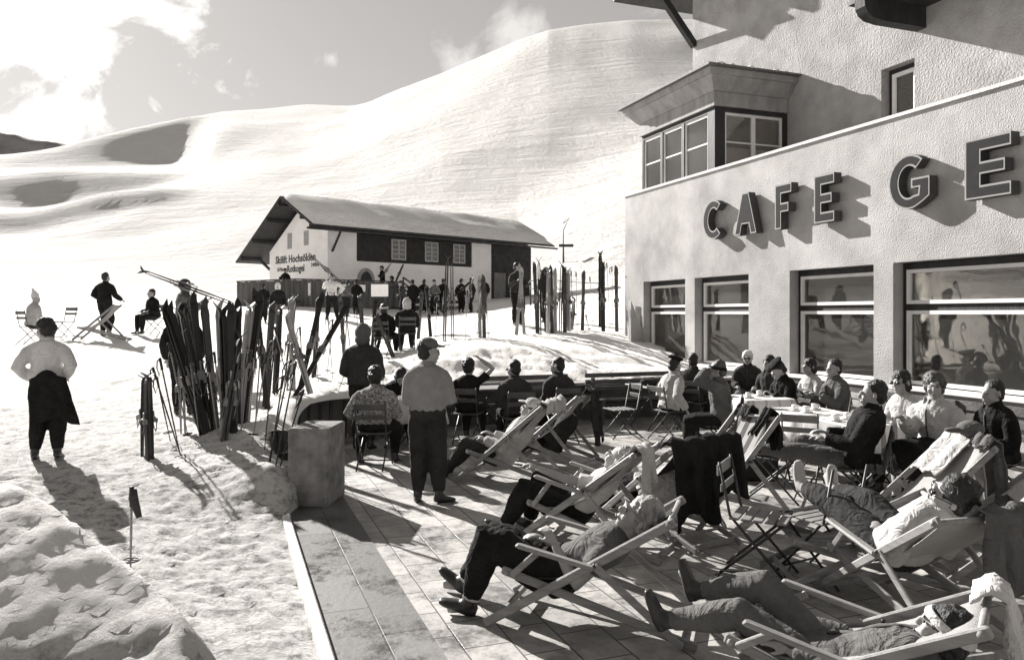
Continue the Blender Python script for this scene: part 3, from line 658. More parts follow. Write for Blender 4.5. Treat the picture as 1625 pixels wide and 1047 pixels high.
# plank fence of the hut terrace with notices
def fence_run(name, pts, z0s, z1s, wdt, label, step=.17):
    f = MB(); root = empty(name, pts[0]); tag(root, label, 'fence')
    for (a, b, za, zb, ha, hb) in zip(pts, pts[1:], z0s, z0s[1:], z1s, z1s[1:]):
        n = max(1, int((b - a).length / step)); d = (b - a) / n; dn = d.normalized(); nn = V(-dn.y, dn.x, 0)
        for i in range(n):
            q = (i + .5) / n; z0 = za + (zb - za) * q; z1 = ha + (hb - ha) * q + rnd.uniform(-.02, .02); c = a + d * (i + .5)
            f.box(V(c.x, c.y, (z0 + z1) / 2), (step * .94, .03, z1 - z0), (dn, nn, U))
    lp(f.build('boards', mat('fence boards', .085, .8, .55, 3.5, .3, 30, stretch=(1.5, 1.5, .15))), root)
    f = MB()
    for (a, b, ha, hb) in zip(pts, pts[1:], z1s, z1s[1:]): f.bar(V(a.x, a.y, ha + .04), V(b.x, b.y, hb + .04), .09, .06)
    lp(f.build('rail', DWOOD), root); return root
FY = 41.0
fp = [pYz(376, 42.5, 0), pYz(470, 41.2, 0), pYz(565, 40, 0), pYz(640, 39.5, 0)]; fp = [V(*p) for p in fp]
def zat(py, Y): return H0 + (HY - py) / F_PX * Y
fn = fence_run('plank_fence', fp, [zat(488, p.y) for p in fp], [zat(448, 42.5), zat(444, 41.2), zat(446, 40), zat(449, 39.5)], .03, 'dark vertical board fence of the hut terrace with white notices')
def notice(px0, py0, px1, py1, Y, lines, label, head=''):
    a = ray(px0, py1, Y); b = ray(px1, py0, Y); o = MB(); c = (a + b) / 2
    o.box(c, (b.x - a.x, .03, b.z - a.z), bev=.004); n_ = o.build('notice_board', mat('white notice', .80, .6, .05, 6)); 
    n_ = lp(n_, fn); f = MB()
    for k in range(lines):
        z = b.z - (b.z - a.z) * (k + .9) / (lines + .6); f.box(V(c.x + rnd.uniform(-.03, .03), c.y - .018, z), ((b.x - a.x) * rnd.uniform(.6, .85), .006, .035))
    if lines: lp(f.build('writing', PAINT), n_)
for q in ((489, 449, 513, 469, 40.9, 6), (541, 451, 552, 467, 40.15, 0), (567, 452, 580, 463, 39.8, 0)): notice(*q, 'x')
bd = MB(); a = ray(589, 470.5, 36); b = ray(616, 451, 36); bd.box((a + b) / 2, (b.x - a.x, .04, b.z - a.z), bev=.004)
nb = bd.build('panel', mat('white notice', .8)); pst = MB(); gg = gz(a.x, 36.0)
ns = empty('notice_stand', (((a + b) / 2).x, 36.06, gg)); tag(ns, 'blank white notice panel on posts beyond the two seated women', 'sign'); lp(nb, ns)
for xx in (a.x + .08, b.x - .08): pst.bar(V(xx, 36.05, gg - .2), V(xx, 36.05, b.z), .06, .06)
lp(pst.build('posts', DWOOD), ns)
# stairs from the hut terrace with sloping rail
st = empty('wooden_stair', V(*pYz(655, 39, zat(490, 39)))); tag(st, 'dark wooden stair coming down from the hut terrace', 'stair')
f = MB()
for i in range(7):
    q = i / 6; a = ray(636 + q * 40, 456 + q * 36, 39.3 - q * .5); f.box(a, (1.0, .32, .06))
lp(f.build('steps', DWOOD), st); f = MB()
for k in (0, 9, 18): f.bar(ray(640, 440 + k, 38.6), ray(684, 472 + k, 38.2), .05, .07)
for px, py in ((640, 440), (662, 456), (684, 472)): f.bar(ray(px, py, 38.45), ray(px, py + 26, 38.45), .07, .07, up=V(0, 1, 0))
lp(f.build('handrail', DWOOD), st)
# wire fence right of the hut
wf = empty('rail_fence', V(*pYz(860, 40, gz((860 - CX) / F_PX * 40, 40)))); tag(wf, 'thin open rail fence between the hut and the row of skis', 'fence')
f = MB()
P0 = [ray(842, 446, 41), ray(865, 442, 38), ray(900, 447, 35), ray(958, 450, 33)]
for a, b in zip(P0, P0[1:]):
    for dz in (0, -.42): f.tube([a + V(0, 0, dz), b + V(0, 0, dz)], [.02, .02], 6)
for a in P0: f.tube([V(a.x, a.y, gz(a.x, a.y) - .2), a + V(0, 0, .05)], [.045, .04], 6)
lp(f.build('rails', DWOOD), wf)
# lift wire hanger above the hut
f = MB(); p = ray(894, 388, 70); f.tube([p + V(.0, 0, 1.9), p + V(.5, 0, 2.4), p + V(.2, 0, 1.7), p + V(0, 0, 1.3), p, p + V(0, 0, -2.2)], [.05, .06, .04, .04, .05, .06], 6); f.box(p + V(.25, 0, -.1), (1.3, .35, .22))
f.tube([p + V(0, 0, 0), V(p.x, p.y, gz(p.x, p.y) - .3)], [.07, .09], 6)
tag(f.build('lift_post', DWOOD), 'slender ski lift post right of the hut roof', 'ski lift post')

# ------------------------------------------------------------------ low terrace walls
BW = mat('old grey boards', .10, .8, .4, 3, .4, 20, stretch=(.3, 1, 1))
lw = empty('low_board_wall', L(4.44, -3.2, 0)); tag(lw, 'low board wall holding back the snow bank behind the tables', 'retaining wall')
f = MB()
for z0, z1, tt in ((0, .30, 0), (.315, .62, .006)): sbox(f, 4.18 + tt, 4.50 + tt, -6.3, -.02, z0, z1)
for t_ in (-6.2, -4.6, -3.0, -1.4): sbox(f, 4.505, 4.58, t_, t_ + .1, 0, .64)
lp(f.build('boards', BW), lw); f = MB(); sbox(f, 4.10, 4.60, -6.35, -.01, .642, .70, .01); lp(f.build('capping', mat('pale capping', .30, .8, .3, 4)), lw)
def bench(name, s, t0, t1, label):
    b = empty(name, L(s, (t0 + t1) / 2, 0)); tag(b, label, 'bench', 'slatted benches along the low walls'); f = MB()
    for k in range(4): sbox(f, s + .12 + k * .1, s + .2 + k * .1, t0, t1, .42, .45)
    lp(f.build('seat', BW), b); f = MB()
    for k in range(3): sbox(f, s + .02 - k * .015, s + .05 - k * .015, t0, t1, .56 + k * .12, .64 + k * .12)
    lp(f.build('backrest', BW), b)
    for t_ in (t0 + .1, t1 - .2):
        f = MB(); sbox(f, s + .45, s + .5, t_, t_ + .06, 0, .42); sbox(f, s + .05, s + .1, t_, t_ + .06, 0, .8); sbox(f, s + .1, s + .45, t_, t_ + .06, .36, .415); lp(f.build('leg', BW), b)
bench('bench', 4.72, -5.7, -3.75, 'slatted dark bench left, behind the three people with backs turned')
bench('bench', 4.72, -3.4, -1.3, 'slatted dark bench behind the folding table and the anorak man')
# bench along the cafe wall
b = empty('wall_bench', L(6, -.5, 0)); tag(b, 'long dark bench set against the cafe wall under the windows', 'bench'); f = MB()
for k in range(3): sbox(f, 5.2, 14.5, -.52 + k * .13, -.42 + k * .13, .42, .45)
lp(f.build('seat', BW), b); f = MB(); sbox(f, 5.2, 14.5, -.085, -.045, .5, .62); sbox(f, 5.2, 14.5, -.085, -.045, .66, .78)
lp(f.build('backrest', BW), b)
for s_ in (5.4, 7.5, 9.6, 11.7, 13.8):
    f = MB(); sbox(f, s_, s_ + .06, -.5, -.44, 0, .418); sbox(f, s_, s_ + .06, -.13, -.09, 0, .78); sbox(f, s_, s_ + .06, -.44, -.13, .36, .418); lp(f.build('leg', BW), b)
# curved planter wall with snow on it
cw = empty('curved_wall', V(-3.0, 11.8, 0)); tag(cw, 'curved low panelled wall heaped with snow beside the concrete block', 'wall')
pts = CURVE; f = MB(); f2 = MB(); f3 = MB()
dense = []
for i in range(len(pts) - 1):
    for k in range(6):
        q = k / 6; p0 = pts[max(i - 1, 0)]; p1 = pts[i]; p2 = pts[i + 1]; p3 = pts[min(i + 2, len(pts) - 1)]
        cr = [.5 * (2 * b_ + (c_ - a_) * q + (2 * a_ - 5 * b_ + 4 * c_ - d) * q * q + (3 * b_ - a_ - 3 * c_ + d) * q ** 3) for a_, b_, c_, d in zip(p0, p1, p2, p3)]
        dense.append(V(cr[0], cr[1], 0))
dense = dense[:-7]
for i, (a, b) in enumerate(zip(dense, dense[1:])):
    d = (b - a).normalized(); n = V(-d.y, d.x, 0)
    zt = .64 - .34 * max(0, (i - 26) / 20.0)
    f.box(V((a.x + b.x) / 2, (a.y + b.y) / 2, zt / 2), ((b - a).length + .03, .09, zt), (d, n, U))
    if i % 3 == 0: f3.box(V(a.x, a.y, zt / 2) - n * 0 , (.05, .14, zt - .02), (d, n, U))
lp(f.build('panels', mat('board panels', .14, .8, .35, 4, .4, 20, stretch=(1, 1, .3))), cw); lp(f3.build('battens', BW), cw)
g = []
for j in range(7):
    row = []
    for i, p in enumerate(dense):
        d = (dense[min(i + 1, len(dense) - 1)] - dense[max(i - 1, 0)]).normalized(); n = V(-d.y, d.x, 0); q = j / 6 - .5; q0 = q
        zt = .64 - .34 * max(0, (i - 26) / 20.0)
        row.append(V(p.x, p.y, zt + .006 + .10 * max(0, (1 - (2 * q) ** 2)) ** .5 * (1 + .5 * float(vnoise(np.array(p.x * 4.), np.array(p.y * 4.), 41)))) + n * (q * .46 + .10))
    g.append(row)
lp(MB().sheet(g).build('snow_cap', SNOW), cw)
# concrete block
cb = MB(); cb.box(V(0, 0, .40), (.42, .60, .80), bev=.010)
o = cb.build('concrete_block', CONC); o.location = L(9.35, -8.72, 0); o.rotation_euler = (0, 0, R(-4)); tag(o, 'square concrete block with flat light top at the terrace corner', 'concrete block')
disp(o, .012, .25); o.location = V(-2.06, 8.2, 0)
# ------------------------------------------------------------------ furniture
PALE = mat('pale varnished beech', .24, .5, .30, 3.5, .15, 30, .4, stretch=(6, .6, 6))
DARKM = mat('dark iron', .035, .5, .3, 9, spec=.5)
SLAT = mat('dark slat wood', .07, .6, .4, 4, .2, 30)
SLATG = mat('grey slat wood', .20, .6, .3, 4, .2, 30)
def stripe_mat(name, a, b, period, duty=.5, rough=.85):
    m = mat(name, a, rough, .08, 8, .5, 120, .1); n, l = m.node_tree.nodes, m.node_tree.links
    tc = n.new('ShaderNodeTexCoord'); sp = n.new('ShaderNodeSeparateXYZ'); l.new(tc.outputs['Object'], sp.inputs[0])
    q = n.new('ShaderNodeMath'); q.operation = 'PINGPONG'; q.inputs[1].default_value = period / 2; l.new(sp.outputs[0], q.inputs[0])
    g = n.new('ShaderNodeMath'); g.operation = 'GREATER_THAN'; g.inputs[1].default_value = period / 2 * duty; l.new(q.outputs[0], g.inputs[0])
    mx = n.new('ShaderNodeMix'); mx.data_type = 'RGBA'; l.new(g.outputs[0], mx.inputs[0])
    bs = n['Principled BSDF']; l.new(bs.inputs['Base Color'].links[0].from_socket, mx.inputs[6]); mx.inputs[7].default_value = (b * TINT[0], b * TINT[1], b * TINT[2], 1)
    l.new(mx.outputs[2], bs.inputs['Base Color']); return m
CANV = mat('pale canvas', .38, .9, .10, 5, .6, 150, .1)
CANVG = mat('grey canvas', .30, .9, .12, 5, .6, 150, .1)
CANVS = stripe_mat('striped canvas', .36, .10, .13)
CANVD = mat('dark canvas', .045, .9, .2, 5, .6, 150, .1)
CANVL = stripe_mat('thin striped canvas', .50, .30, .085, .7)
DG = 'slatted wooden deck chairs on the terrace'
def deck_chair(loc, face, zt, canvas, label, arms=False, sag=.0, group=DG):
    root = empty('deck_chair', loc, R(face) - math.pi / 2); tag(root, label, 'deck chair', group)
    LN = 1.40; hz = math.sqrt(LN * LN - zt * zt); A0 = V(0, .60, .025); A1 = V(0, .60 - hz, zt)
    B0 = V(0, .50, .36); B1 = V(0, -.70, .025)
    X = V(1, 0, 0); up = V(0, 0, 1)
    def off(p, x): return p + X * x
    for sx in (-1, 1):
        f = MB(); f.bar(off(A0, .295 * sx), off(A1, .295 * sx), .028, .055, V(0, 0, 1), .008); f.build('back_rail', PALE, root)
        f = MB(); f.bar(off(B0, .258 * sx), off(B1, .258 * sx), .028, .052, V(0, 0, 1), .008); f.build('seat_rail', PALE, root)
        pa = A0 + (A1 - A0) * .60; pb = B0 + (B1 - B0) * (.80 if zt > .8 else .93)
        f = MB(); f.bar(off(pa, .328 * sx), off(pb, .328 * sx) - V(0, 0, .0), .024, .046, V(0, 1, 0), .006); f.build('prop', PALE, root)
    f = MB()
    dA = (A1 - A0).normalized()
    f.tube([off(A1 - dA * .04, -.32), off(A1 - dA * .04, .32)], [.019, .019], 8); f.build('cross_bar', PALE, root); f = MB(); f.tube([off(B0 * .97 + B1 * .03, -.29), off(B0 * .97 + B1 * .03, .29)], [.017, .017], 8); f.build('cross_bar', PALE, root)
    f = MB(); f.tube([off(pb, -.34), off(pb, .34)], [.013, .013], 6); f.build('cross_bar', PALE, root); f = MB(); q = A0 + dA * .12; f.bar(off(q, -.28), off(q, .28), .02, .04, V(0, 0, 1)); f.build('cross_bar', PALE, root)
    f = MB(); q = B1 * .95 + B0 * .05; f.bar(off(q, -.25), off(q, .25), .02, .04, V(0, 0, 1)); f.build('cross_bar', PALE, root)
    for sx in (-1, 1): f = MB(); f.tube([off(pa, .35 * sx), off(pa, .27 * sx)], [.011, .011], 8); f.build('bolt', DARKM, root)
    if arms:
        for sx in (-1, 1):
            ra = A0 + (A1 - A0) * .58; fr = V(0, .38, ra.z + .10)
            f = MB(); f.bar(off(ra, .345 * sx) + V(0, -.03, 0), off(fr, .345 * sx), .058, .026, V(0, 0, 1), .01); ar = f.build('armrest', PALE, root)
            f = MB(); f.bar(off(V(0, .24, fr.z - .035), .315 * sx), off(B0 + (B1 - B0) * .06, .29 * sx), .024, .04, V(0, 1, 0), .006); f.build('arm_post', PALE, ar)
    a = A1 - dA * .04; b = B0 * .97 + B1 * .03; g = []; n = 18
    low = V(0, .08, .20 + max(0, zt - .8) * .2 - sag)
    for i in range(n + 1):
        q = i / n; p = a * ((1 - q) ** 2) + low * (2 * q * (1 - q)) + b * (q * q); row = []
        for j in range(9):
            x = (j / 8 - .5) * .47; row.append(V(x, p.y, p.z - .02 * (1 - (2 * j / 8 - 1) ** 2) * math.sin(math.pi * q)))
        g.append(row)
    o = MB().sheet(g).build('canvas', canvas, root); cloth(o, .005)
    return root
def deck_at(px, py, zt, face, canvas, label, **k):
    Y = (H0 - zt) * F_PX / (py - HY); P = ray(px, py, Y); hz = math.sqrt(1.96 - zt * zt); y1 = .60 - hz
    fx, fy = math.cos(R(face)), math.sin(R(face))
    loc = V(P.x - fx * y1, P.y - fy * y1, 0); return deck_chair(loc, face, zt, canvas, label, **k), loc
FG = 'folding slat chairs at the tables'
def folding_chair(loc, face, label, wood=None, back=True, group=FG):
    root = empty('folding_chair', loc, R(face) - math.pi / 2); tag(root, label, 'folding chair', group); wood = wood or SLAT
    f = MB()
    for k in range(5): f.box(V(0, -.16 + k * .085, .452), (.42, .07, .018), bev=.004)
    f.build('seat', wood, root)
    for sx in (-1, 1):
        f = MB(); f.tube([V(.19 * sx, .24, 0), V(.19 * sx, .0, .26), V(.19 * sx, -.19, .47), V(.19 * sx, -.27, .86)], [.011] * 4, 6); f.build('back_leg', DARKM, root)
        f = MB(); f.tube([V(.165 * sx, -.30, 0), V(.165 * sx, -.02, .25), V(.165 * sx, .19, .44)], [.011] * 3, 6); f.build('front_leg', DARKM, root)
    f = MB(); f.tube([V(-.165, -.22, .07), V(.165, -.22, .07)], [.009] * 2, 6); f.build('stretcher', DARKM, root); f = MB(); f.tube([V(-.19, .19, .05), V(.19, .19, .05)], [.009] * 2, 6); f.build('stretcher', DARKM, root); f = MB(); f.tube([V(-.19, .17, .437), V(.19, .17, .437)], [.009] * 2, 6); f.build('stretcher', DARKM, root)
    if back:
        f = MB(); f.box(V(0, -.275, .80), (.42, .018, .085), bev=.005); f.box(V(0, -.25, .67), (.42, .016, .06), bev=.004); f.build('backrest', wood, root)
    return root
CLOTHW = stripe_mat('white cloth with pale bands', .70, .48, .20, .8)
PORC = mat('white porcelain', .82, .15, .02, 5, spec=.6)
def table(loc, face, label, clothm=None, size=.78, cl=None, legs=True, rnd_=False):
    root = empty('cafe_table', loc, R(face)); tag(root, label, 'table')
    f = MB(); h = size / 2
    f.box(V(0, 0, .735), (size, size, .025), bev=.01); f.build('tabletop', SLATG, root)
    for sx in (-1, 1):
        for sy in (-1, 1):
            f = MB(); f.tube([V(sx * h * .8, sy * h * .8, .72), V(-sx * h * .1, sy * h * .75, .38), V(-sx * h * .85, sy * h * .78, 0)], [.012] * 3, 6); f.build('leg', DARKM, root)
    if clothm:
        g = []; n = 44; drop = .30
        rings = [(0.0, .752), (.6, .752), (.98, .752), (1.03, .742), (1.05, .66), (1.07, .56), (1.09, .45)]
        for k, (rr, z) in enumerate(rings):
            row = []
            for i in range(n + 1):
                a = 2 * math.pi * (i % n) / n; c, s_ = math.cos(a), math.sin(a); q = 1 / max(abs(c), abs(s_)); q = min(q, 1.30)
                w_ = (0 if k < 4 else (k - 3) * .012 * math.sin(a * 9 + 1) + (k - 3) * .02 * max(0, q - 1.1) * 3)
                row.append(V(c * q * h * rr + c * w_, s_ * q * h * rr + s_ * w_, z - (0 if k < 4 else max(0, q - 1.15) * .25 * (k - 3) / 3)))
            g.append(row)
        o = MB().sheet(g).build('tablecloth', clothm); o.location = loc; o.rotation_euler = (0, 0, R(face)); cloth(o, .004)
        tag(o, cl, 'tablecloth')
    return root
def cup_set(loc, label, pot=False):
    root = empty('coffee_cup', loc); tag(root, label, 'cup')
    f = MB(); f.tube([V(0, 0, 0), V(0, 0, .004), V(0, 0, .014)], [.045, .07, .078], 16); f.build('saucer', PORC, root)
    f = MB(); f.tube([V(0, 0, .012), V(0, 0, .02), V(0, 0, .05), V(0, 0, .078)], [.022, .034, .042, .045], 14); cp = f.build('cup', PORC, root)
    f = MB(); f.tube([V(.042, 0, .066), V(.064, 0, .06), V(.064, 0, .038), V(.038, 0, .03)], [.005] * 4, 6); f.build('handle', PORC, cp)
def bag(loc, label, m, r=(.16, .1, .07)):
    root = empty('bag', loc); tag(root, label, 'bag')
    f = MB(); f.box(V(0, 0, r[2] / 1.0), (r[0] * 2, r[1] * 2, r[2] * 2), bev=.03); o = f.build('pouch', m, root); disp(o, .02, .1)
    f = MB(); f.tube([V(-r[0], 0, r[2]), V(-r[0] * .5, .02, r[2] * 2.6), V(r[0] * .5, -.02, r[2] * 2.6), V(r[0], 0, r[2])], [.008] * 4, 6); f.build('strap', m, root)
def drape(name, root_loc, face, pts_fn, m, label, cat, nu=16, nv=14, noise=.02):
    pass
def hang(loc, face, zt, width, front, backd, m, label, cat='coat', name='draped_coat', seed=0, shift=0.0):
    """cloth thrown over the top bar of a deck chair: hangs down 'backd' behind, 'front' over the canvas"""
    root_y = .60 - math.sqrt(1.96 - zt * zt); g = []; n = 26; w = 14; rr = random.Random(seed); ph = [rr.uniform(0, 6) for _ in range(4)]
    fdir = V(0, .60 - root_y, -zt).normalized()
    for i in range(n + 1):
        q = i / n; s_ = (q - backd / (front + backd)) * (front + backd); row = []
        for j in range(w + 1):
            u = j / w - .5
            fold = .028 * math.sin(u * 13 + ph[0] + s_ * 2) + .014 * math.sin(u * 29 + ph[1]) 
            wd = width * (1 + .25 * abs(s_) * math.sin(ph[2] + 2))
            if s_ < 0: p = V(u * wd, root_y - .06 - .10 * (-s_) + fold * min(1, -s_ * 5), zt + .01 + s_ * (1 - .10 * math.cos(u * 7 + ph[3])))
            else: p = V(u * wd, root_y, zt + .0) + fdir * s_ + V(0, 0, .035 + fold * .5)
            if abs(s_) < .05: p.z += .015
            p.x += shift; row.append(p)
        g.append(row)
    o = MB().sheet(g).build(name, m); o.location = loc; o.rotation_euler = (0, 0, R(face) - math.pi / 2); cloth(o, .012, .03, .14); tag(o, label, cat)
    return o
# ------------------------------------------------------------------ people
SKIN = mat('skin', .30, .55, .08, 12, spec=.35); SKIND = mat('tanned skin', .22, .55, .08, 12, spec=.35)
HAIRD = mat('dark hair', .018, .55, .4, 25, .8, 80, .4, stretch=(1, 1, .3)); HAIRM = mat('brown hair', .075, .55, .5, 25, .8, 80, .4, stretch=(1, 1, .3)); HAIRL = mat('fair hair', .26, .6, .5, 22, .8, 80, .4, stretch=(1, 1, .3)); HAIRW = mat('white hair', .66, .7, .2, 22, .8, 80, .3)
BLK = mat('black wool', .016, .9, .4, 6, .25, 160, .1); DRK = mat('dark cloth', .032, .9, .35, 5, .25, 140, .1); DGR = mat('charcoal cloth', .042, .9, .25, 5, .25, 140, .1)
MID = mat('mid grey cloth', .11, .9, .2, 5, .25, 140, .1); GRY = mat('light grey knit', .24, .95, .15, 5, .5, 90, .1); LGT = mat('pale cloth', .42, .9, .12, 5, .25, 140, .1); WHI = mat('white knit', .58, .95, .08, 5, .5, 90, .1)
FLOR = mat('patterned knit', .42, .9, .1, 34, .5, 100, .1, col2=.045, detail=2); LEA = mat('dark boot leather', .022, .35, .3, 12, spec=.5); SOCK = mat('pale sock', .36, .9, .1, 10)
def wrinkle(m, sc=6.0, dist=.035, st=.75):
    n, l = m.node_tree.nodes, m.node_tree.links; bs = n['Principled BSDF']; tc = n.new('ShaderNodeTexCoord'); no = n.new('ShaderNodeTexNoise'); no.inputs['Scale'].default_value = sc; no.inputs['Detail'].default_value = 2; no.inputs['Distortion'].default_value = 3.2; l.new(tc.outputs['Object'], no.inputs['Vector'])
    bp = n.new('ShaderNodeBump'); bp.inputs['Strength'].default_value = st; bp.inputs['Distance'].default_value = dist; l.new(no.outputs[0], bp.inputs['Height'])
    if bs.inputs['Normal'].links: l.new(bs.inputs['Normal'].links[0].from_socket, bp.inputs['Normal'])
    l.new(bp.outputs[0], bs.inputs['Normal'])
for m_ in (BLK, DRK, DGR, MID, LGT, GRY, WHI): wrinkle(m_)
EYE = mat('eye dark', .02, .25, .1, 5, spec=.6)
def ik(a, c, l1, l2, pole):
    d = c - a; L_ = d.length
    if L_ > (l1 + l2) * .995: c = a + d * ((l1 + l2) * .995 / L_); d = c - a; L_ = d.length
    if L_ < abs(l1 - l2) + .02: L_ = abs(l1 - l2) + .02
    x = (l1 * l1 - l2 * l2 + L_ * L_) / (2 * L_); h = math.sqrt(max(0, l1 * l1 - x * x)); dn = d.normalized(); p = pole - dn * pole.dot(dn)
    if p.length < 1e-4: p = dn.orthogonal()
    return a + dn * x + p.normalized() * h, c
def remesh(o, vox, sm=4, fold=0.0, fsize=.12):
    m = o.modifiers.new('r', 'REMESH'); m.mode = 'VOXEL'; m.voxel_size = vox; m.use_smooth_shade = True
    s_ = o.modifiers.new('s', 'SMOOTH'); s_.iterations = sm; s_.factor = .6
    if fold: disp(o, fold, fsize)
    return o
def ikp(p): return V(*p)
def person(label, loc, face, hip=(0, 0, .93), lean=3, side=0, feet=((-.1, .03, 0), (.1, .03, 0)), hands=((-.26, .06, .86), (.26, .06, .86)), knee=(0, 1, .1), elbow=(0, -1, -.3), elbows=None,
           yaw=0, pitch=0, tilt=0, top=None, topst='sweater', sleeve='long', legs=None, legst='trousers', hair='short', hairm=None, hat=None, hatm=None, skin=None, k=1.0, vox=.014,
           group=None, toes=None, shoes=None, glasses=False, grip=.5, up_neck=.35, scarf=None, build=1.0, socks=None, kneeL=None, kneeR=None, z0=0.0, collar=None):
    root = empty('person', loc, R(face) - math.pi / 2); root.scale = (k, k, k); tag(root, label, 'person', group)
    skin = skin or SKIN; top = top or DRK; legs = legs or BLK; hairm = hairm or HAIRD; shoes = shoes or LEA
    X = V(1, 0, 0); hip = V(*hip); T = V(math.sin(R(side)), math.sin(R(lean)), math.cos(R(lean)) * math.cos(R(side))).normalized()
    Xs = (X - T * X.dot(T)).normalized(); Fd = T.cross(Xs) * -1          # chest forward
    if Fd.y < -.2: Fd = -Fd
    N = hip + T * .50; b = build; nt_ = (T * (1 - up_neck) + V(0, 0, 1) * up_neck).normalized()
    bodyT = [(hip - T * .07, (.12 * b, .09 * b)), (hip, (.165 * b, .118 * b)), (hip + T * .09, (.155 * b, .11 * b)), (hip + T * .18, (.135 * b, .10 * b)), (hip + T * .30, (.158 * b, .115 * b)), (hip + T * .40, (.172 * b, .108 * b)), (hip + T * .455, (.158 * b, .090 * b)), (N - T * .012, (.112, .078)), (N + nt_ * .012, (.068, .062))]
    # head frame
    nt = (T * (1 - up_neck) + V(0, 0, 1) * up_neck).normalized()
    hf = V(math.sin(R(yaw)), math.cos(R(yaw)), 0)
    un = nt; hf = (hf - un * hf.dot(un) * .6).normalized(); un = (un - hf * un.dot(hf)).normalized()
    rot = Matrix.Rotation(R(pitch), 3, hf.cross(un)); hf = rot @ hf; un = rot @ un
    rot = Matrix.Rotation(R(tilt), 3, hf); un = rot @ un
    hr = hf.cross(un); hc = N + nt * .044 + un * .095 + hf * .022; HX = (hr, hf, un)
    def hp(x, y, z): return hc + (hr * x + hf * y + un * z) * 1.11
    mb = MB(); mb.tube([p for p, r in bodyT], [r for p, r in bodyT], 14, lat=Xs)
    mb.tube([N - T * .03, N + nt * .05, hc - un * .03], [.066, .058, .058], 10)
    mb.ell(hp(0, -.012, .035), (.075, .094, .088), HX, 14, 10); mb.ell(hp(0, .028, -.03), (.060, .066, .088), HX, 12, 10); mb.ell(hp(0, .052, -.088), (.032, .032, .028), HX)
    mb.ell(hp(0, .098, -.018), (.0125, .02, .026), HX, 8, 6); mb.ell(hp(0, .088, .018), (.045, .014, .012), HX, 8, 6); mb.ell(hp(0, .088, -.060), (.024, .012, .010), HX, 8, 6)
    for sx in (-1, 1): mb.ell(hp(.077 * sx, -.012, -.008), (.012, .022, .032), HX, 8, 6); mb.ell(hp(.034 * sx, .066, -.03), (.024, .022, .028), HX, 8, 6)
    sh = []; el = []; wr = []; fdirs = []
    for i, sx in enumerate((-1, 1)):
        S = N - T * .085 + Xs * (.176 * b * sx); tgt = V(*hands[i]); ep = V(*(elbows[i] if elbows else elbow)); ep = ep + X * (.35 * sx if not elbows else 0)
        E, W_ = ik(S, tgt, .285, .255, ep); sh.append(S); el.append(E); wr.append(W_)
        mb.tube([S - Xs * (.02 * sx), S + (E - S) * .2, S + (E - S) * .6, E, E + (W_ - E) * .3, W_], [.05, .052, .043, .037, .038, .026], 10)
        hd = (W_ - E).normalized(); fl = (V(0, 0, -1) - hd * hd.dot(V(0, 0, -1)));
        fl = fl.normalized() if fl.length > .1 else Fd; hs = hd.cross(fl).normalized(); HA = (hs, hd, fl)
        mb.ell(W_ + hd * .055, (.039, .056, .018), HA, 10, 8)
        for q in range(4):
            o_ = (q - 1.5) * .0195; ln = (.072, .082, .078, .062)[q]; p0 = W_ + hd * .085 + hs * o_; c = grip
            p1 = p0 + (hd * math.cos(c * .8) + fl * math.sin(c * .8)) * ln * .5; p2 = p1 + (hd * math.cos(c * 2.0) + fl * math.sin(c * 2.0)) * ln * .55
            mb.tube([p0, p1, p2], [.0098, .0092, .0078], 7)
        th = hs * (-sx); p0 = W_ + hd * .03 + th * .028; p1 = p0 + (hd * .6 + th * .6 + fl * .3) * .045; mb.tube([p0, p1, p1 + (hd * .8 + fl * .5) * .032], [.013, .011, .009], 7)
    hj = []; kn = []; an = []
    for i, sx in enumerate((-1, 1)):
        J = hip + Xs * (.088 * b * sx) - T * .03; kp = V(*knee) if (kneeL, kneeR)[i] is None else V(*(kneeL, kneeR)[i])
        A = V(*feet[i]) + V(0, 0, .085); K, A = ik(J, A, .43, .41, kp); hj.append(J); kn.append(K); an.append(A)
        mb.tube([J, J + (K - J) * .3, J + (K - J) * .75, K, K + (A - K) * .35, A], [.088, .085, .062, .056, .054, .036], 12)
    ft = []
    for i, sx in enumerate((-1, 1)):
        td = V(*(toes[i] if toes else (.12 * sx, 1, 0))).normalized(); ax = (an[i] - kn[i]).normalized()
        ft.append(td); mb.tube([an[i] + V(0, 0, 0), an[i] + ax * .04 + td * .02, an[i] + ax * .055 + td * .13], [.034, (.036, .03), (.03, .016)], 8)
    body = mb.build('body', skin, root); remesh(body, vox, 3)
    # eyes and mouth
    if vox <= .016:
        f = MB()
        for sx in (-1, 1): f.ell(hp(.031 * sx, .083, .002), (.013, .007, .0065), HX, 8, 6); f.ell(hp(.031 * sx, .092, .021), (.019, .004, .004), HX, 8, 6)
        f.build('eyes', EYE, root); f = MB(); f.ell(hp(0, .098, -.062), (.022, .006, .0045), HX, 8, 6); f.build('mouth', mat('lips', .14, .5), root)
    if glasses:
        f = MB()
        for sx in (-1, 1): f.ell(hp(.034 * sx, .096, .002), (.026, .008, .018), HX, 10, 8); f.tube([hp(.058 * sx, .088, .008), hp(.078 * sx, .0, .006)], [.003, .003], 6)
        f.tube([hp(-.012, .10, .006), hp(.012, .10, .006)], [.003, .003], 6); f.build('sunglasses', EYE, root)
    # top garment
    inf = {'sweater': .030, 'shirt': .016, 'jacket': .034, 'tshirt': .014}[topst]; hem = {'sweater': .02, 'shirt': .0, 'jacket': .10, 'tshirt': .0}[topst]
    g = MB(); pts = [(hip - T * hem * .8 + T * .03, (.170 * b + inf, .120 * b + inf))] + [(p, (r[0] + inf, r[1] + inf)) for p, r in bodyT[2:]]
    pts[-1] = (N + nt * .016, (.082, .074))
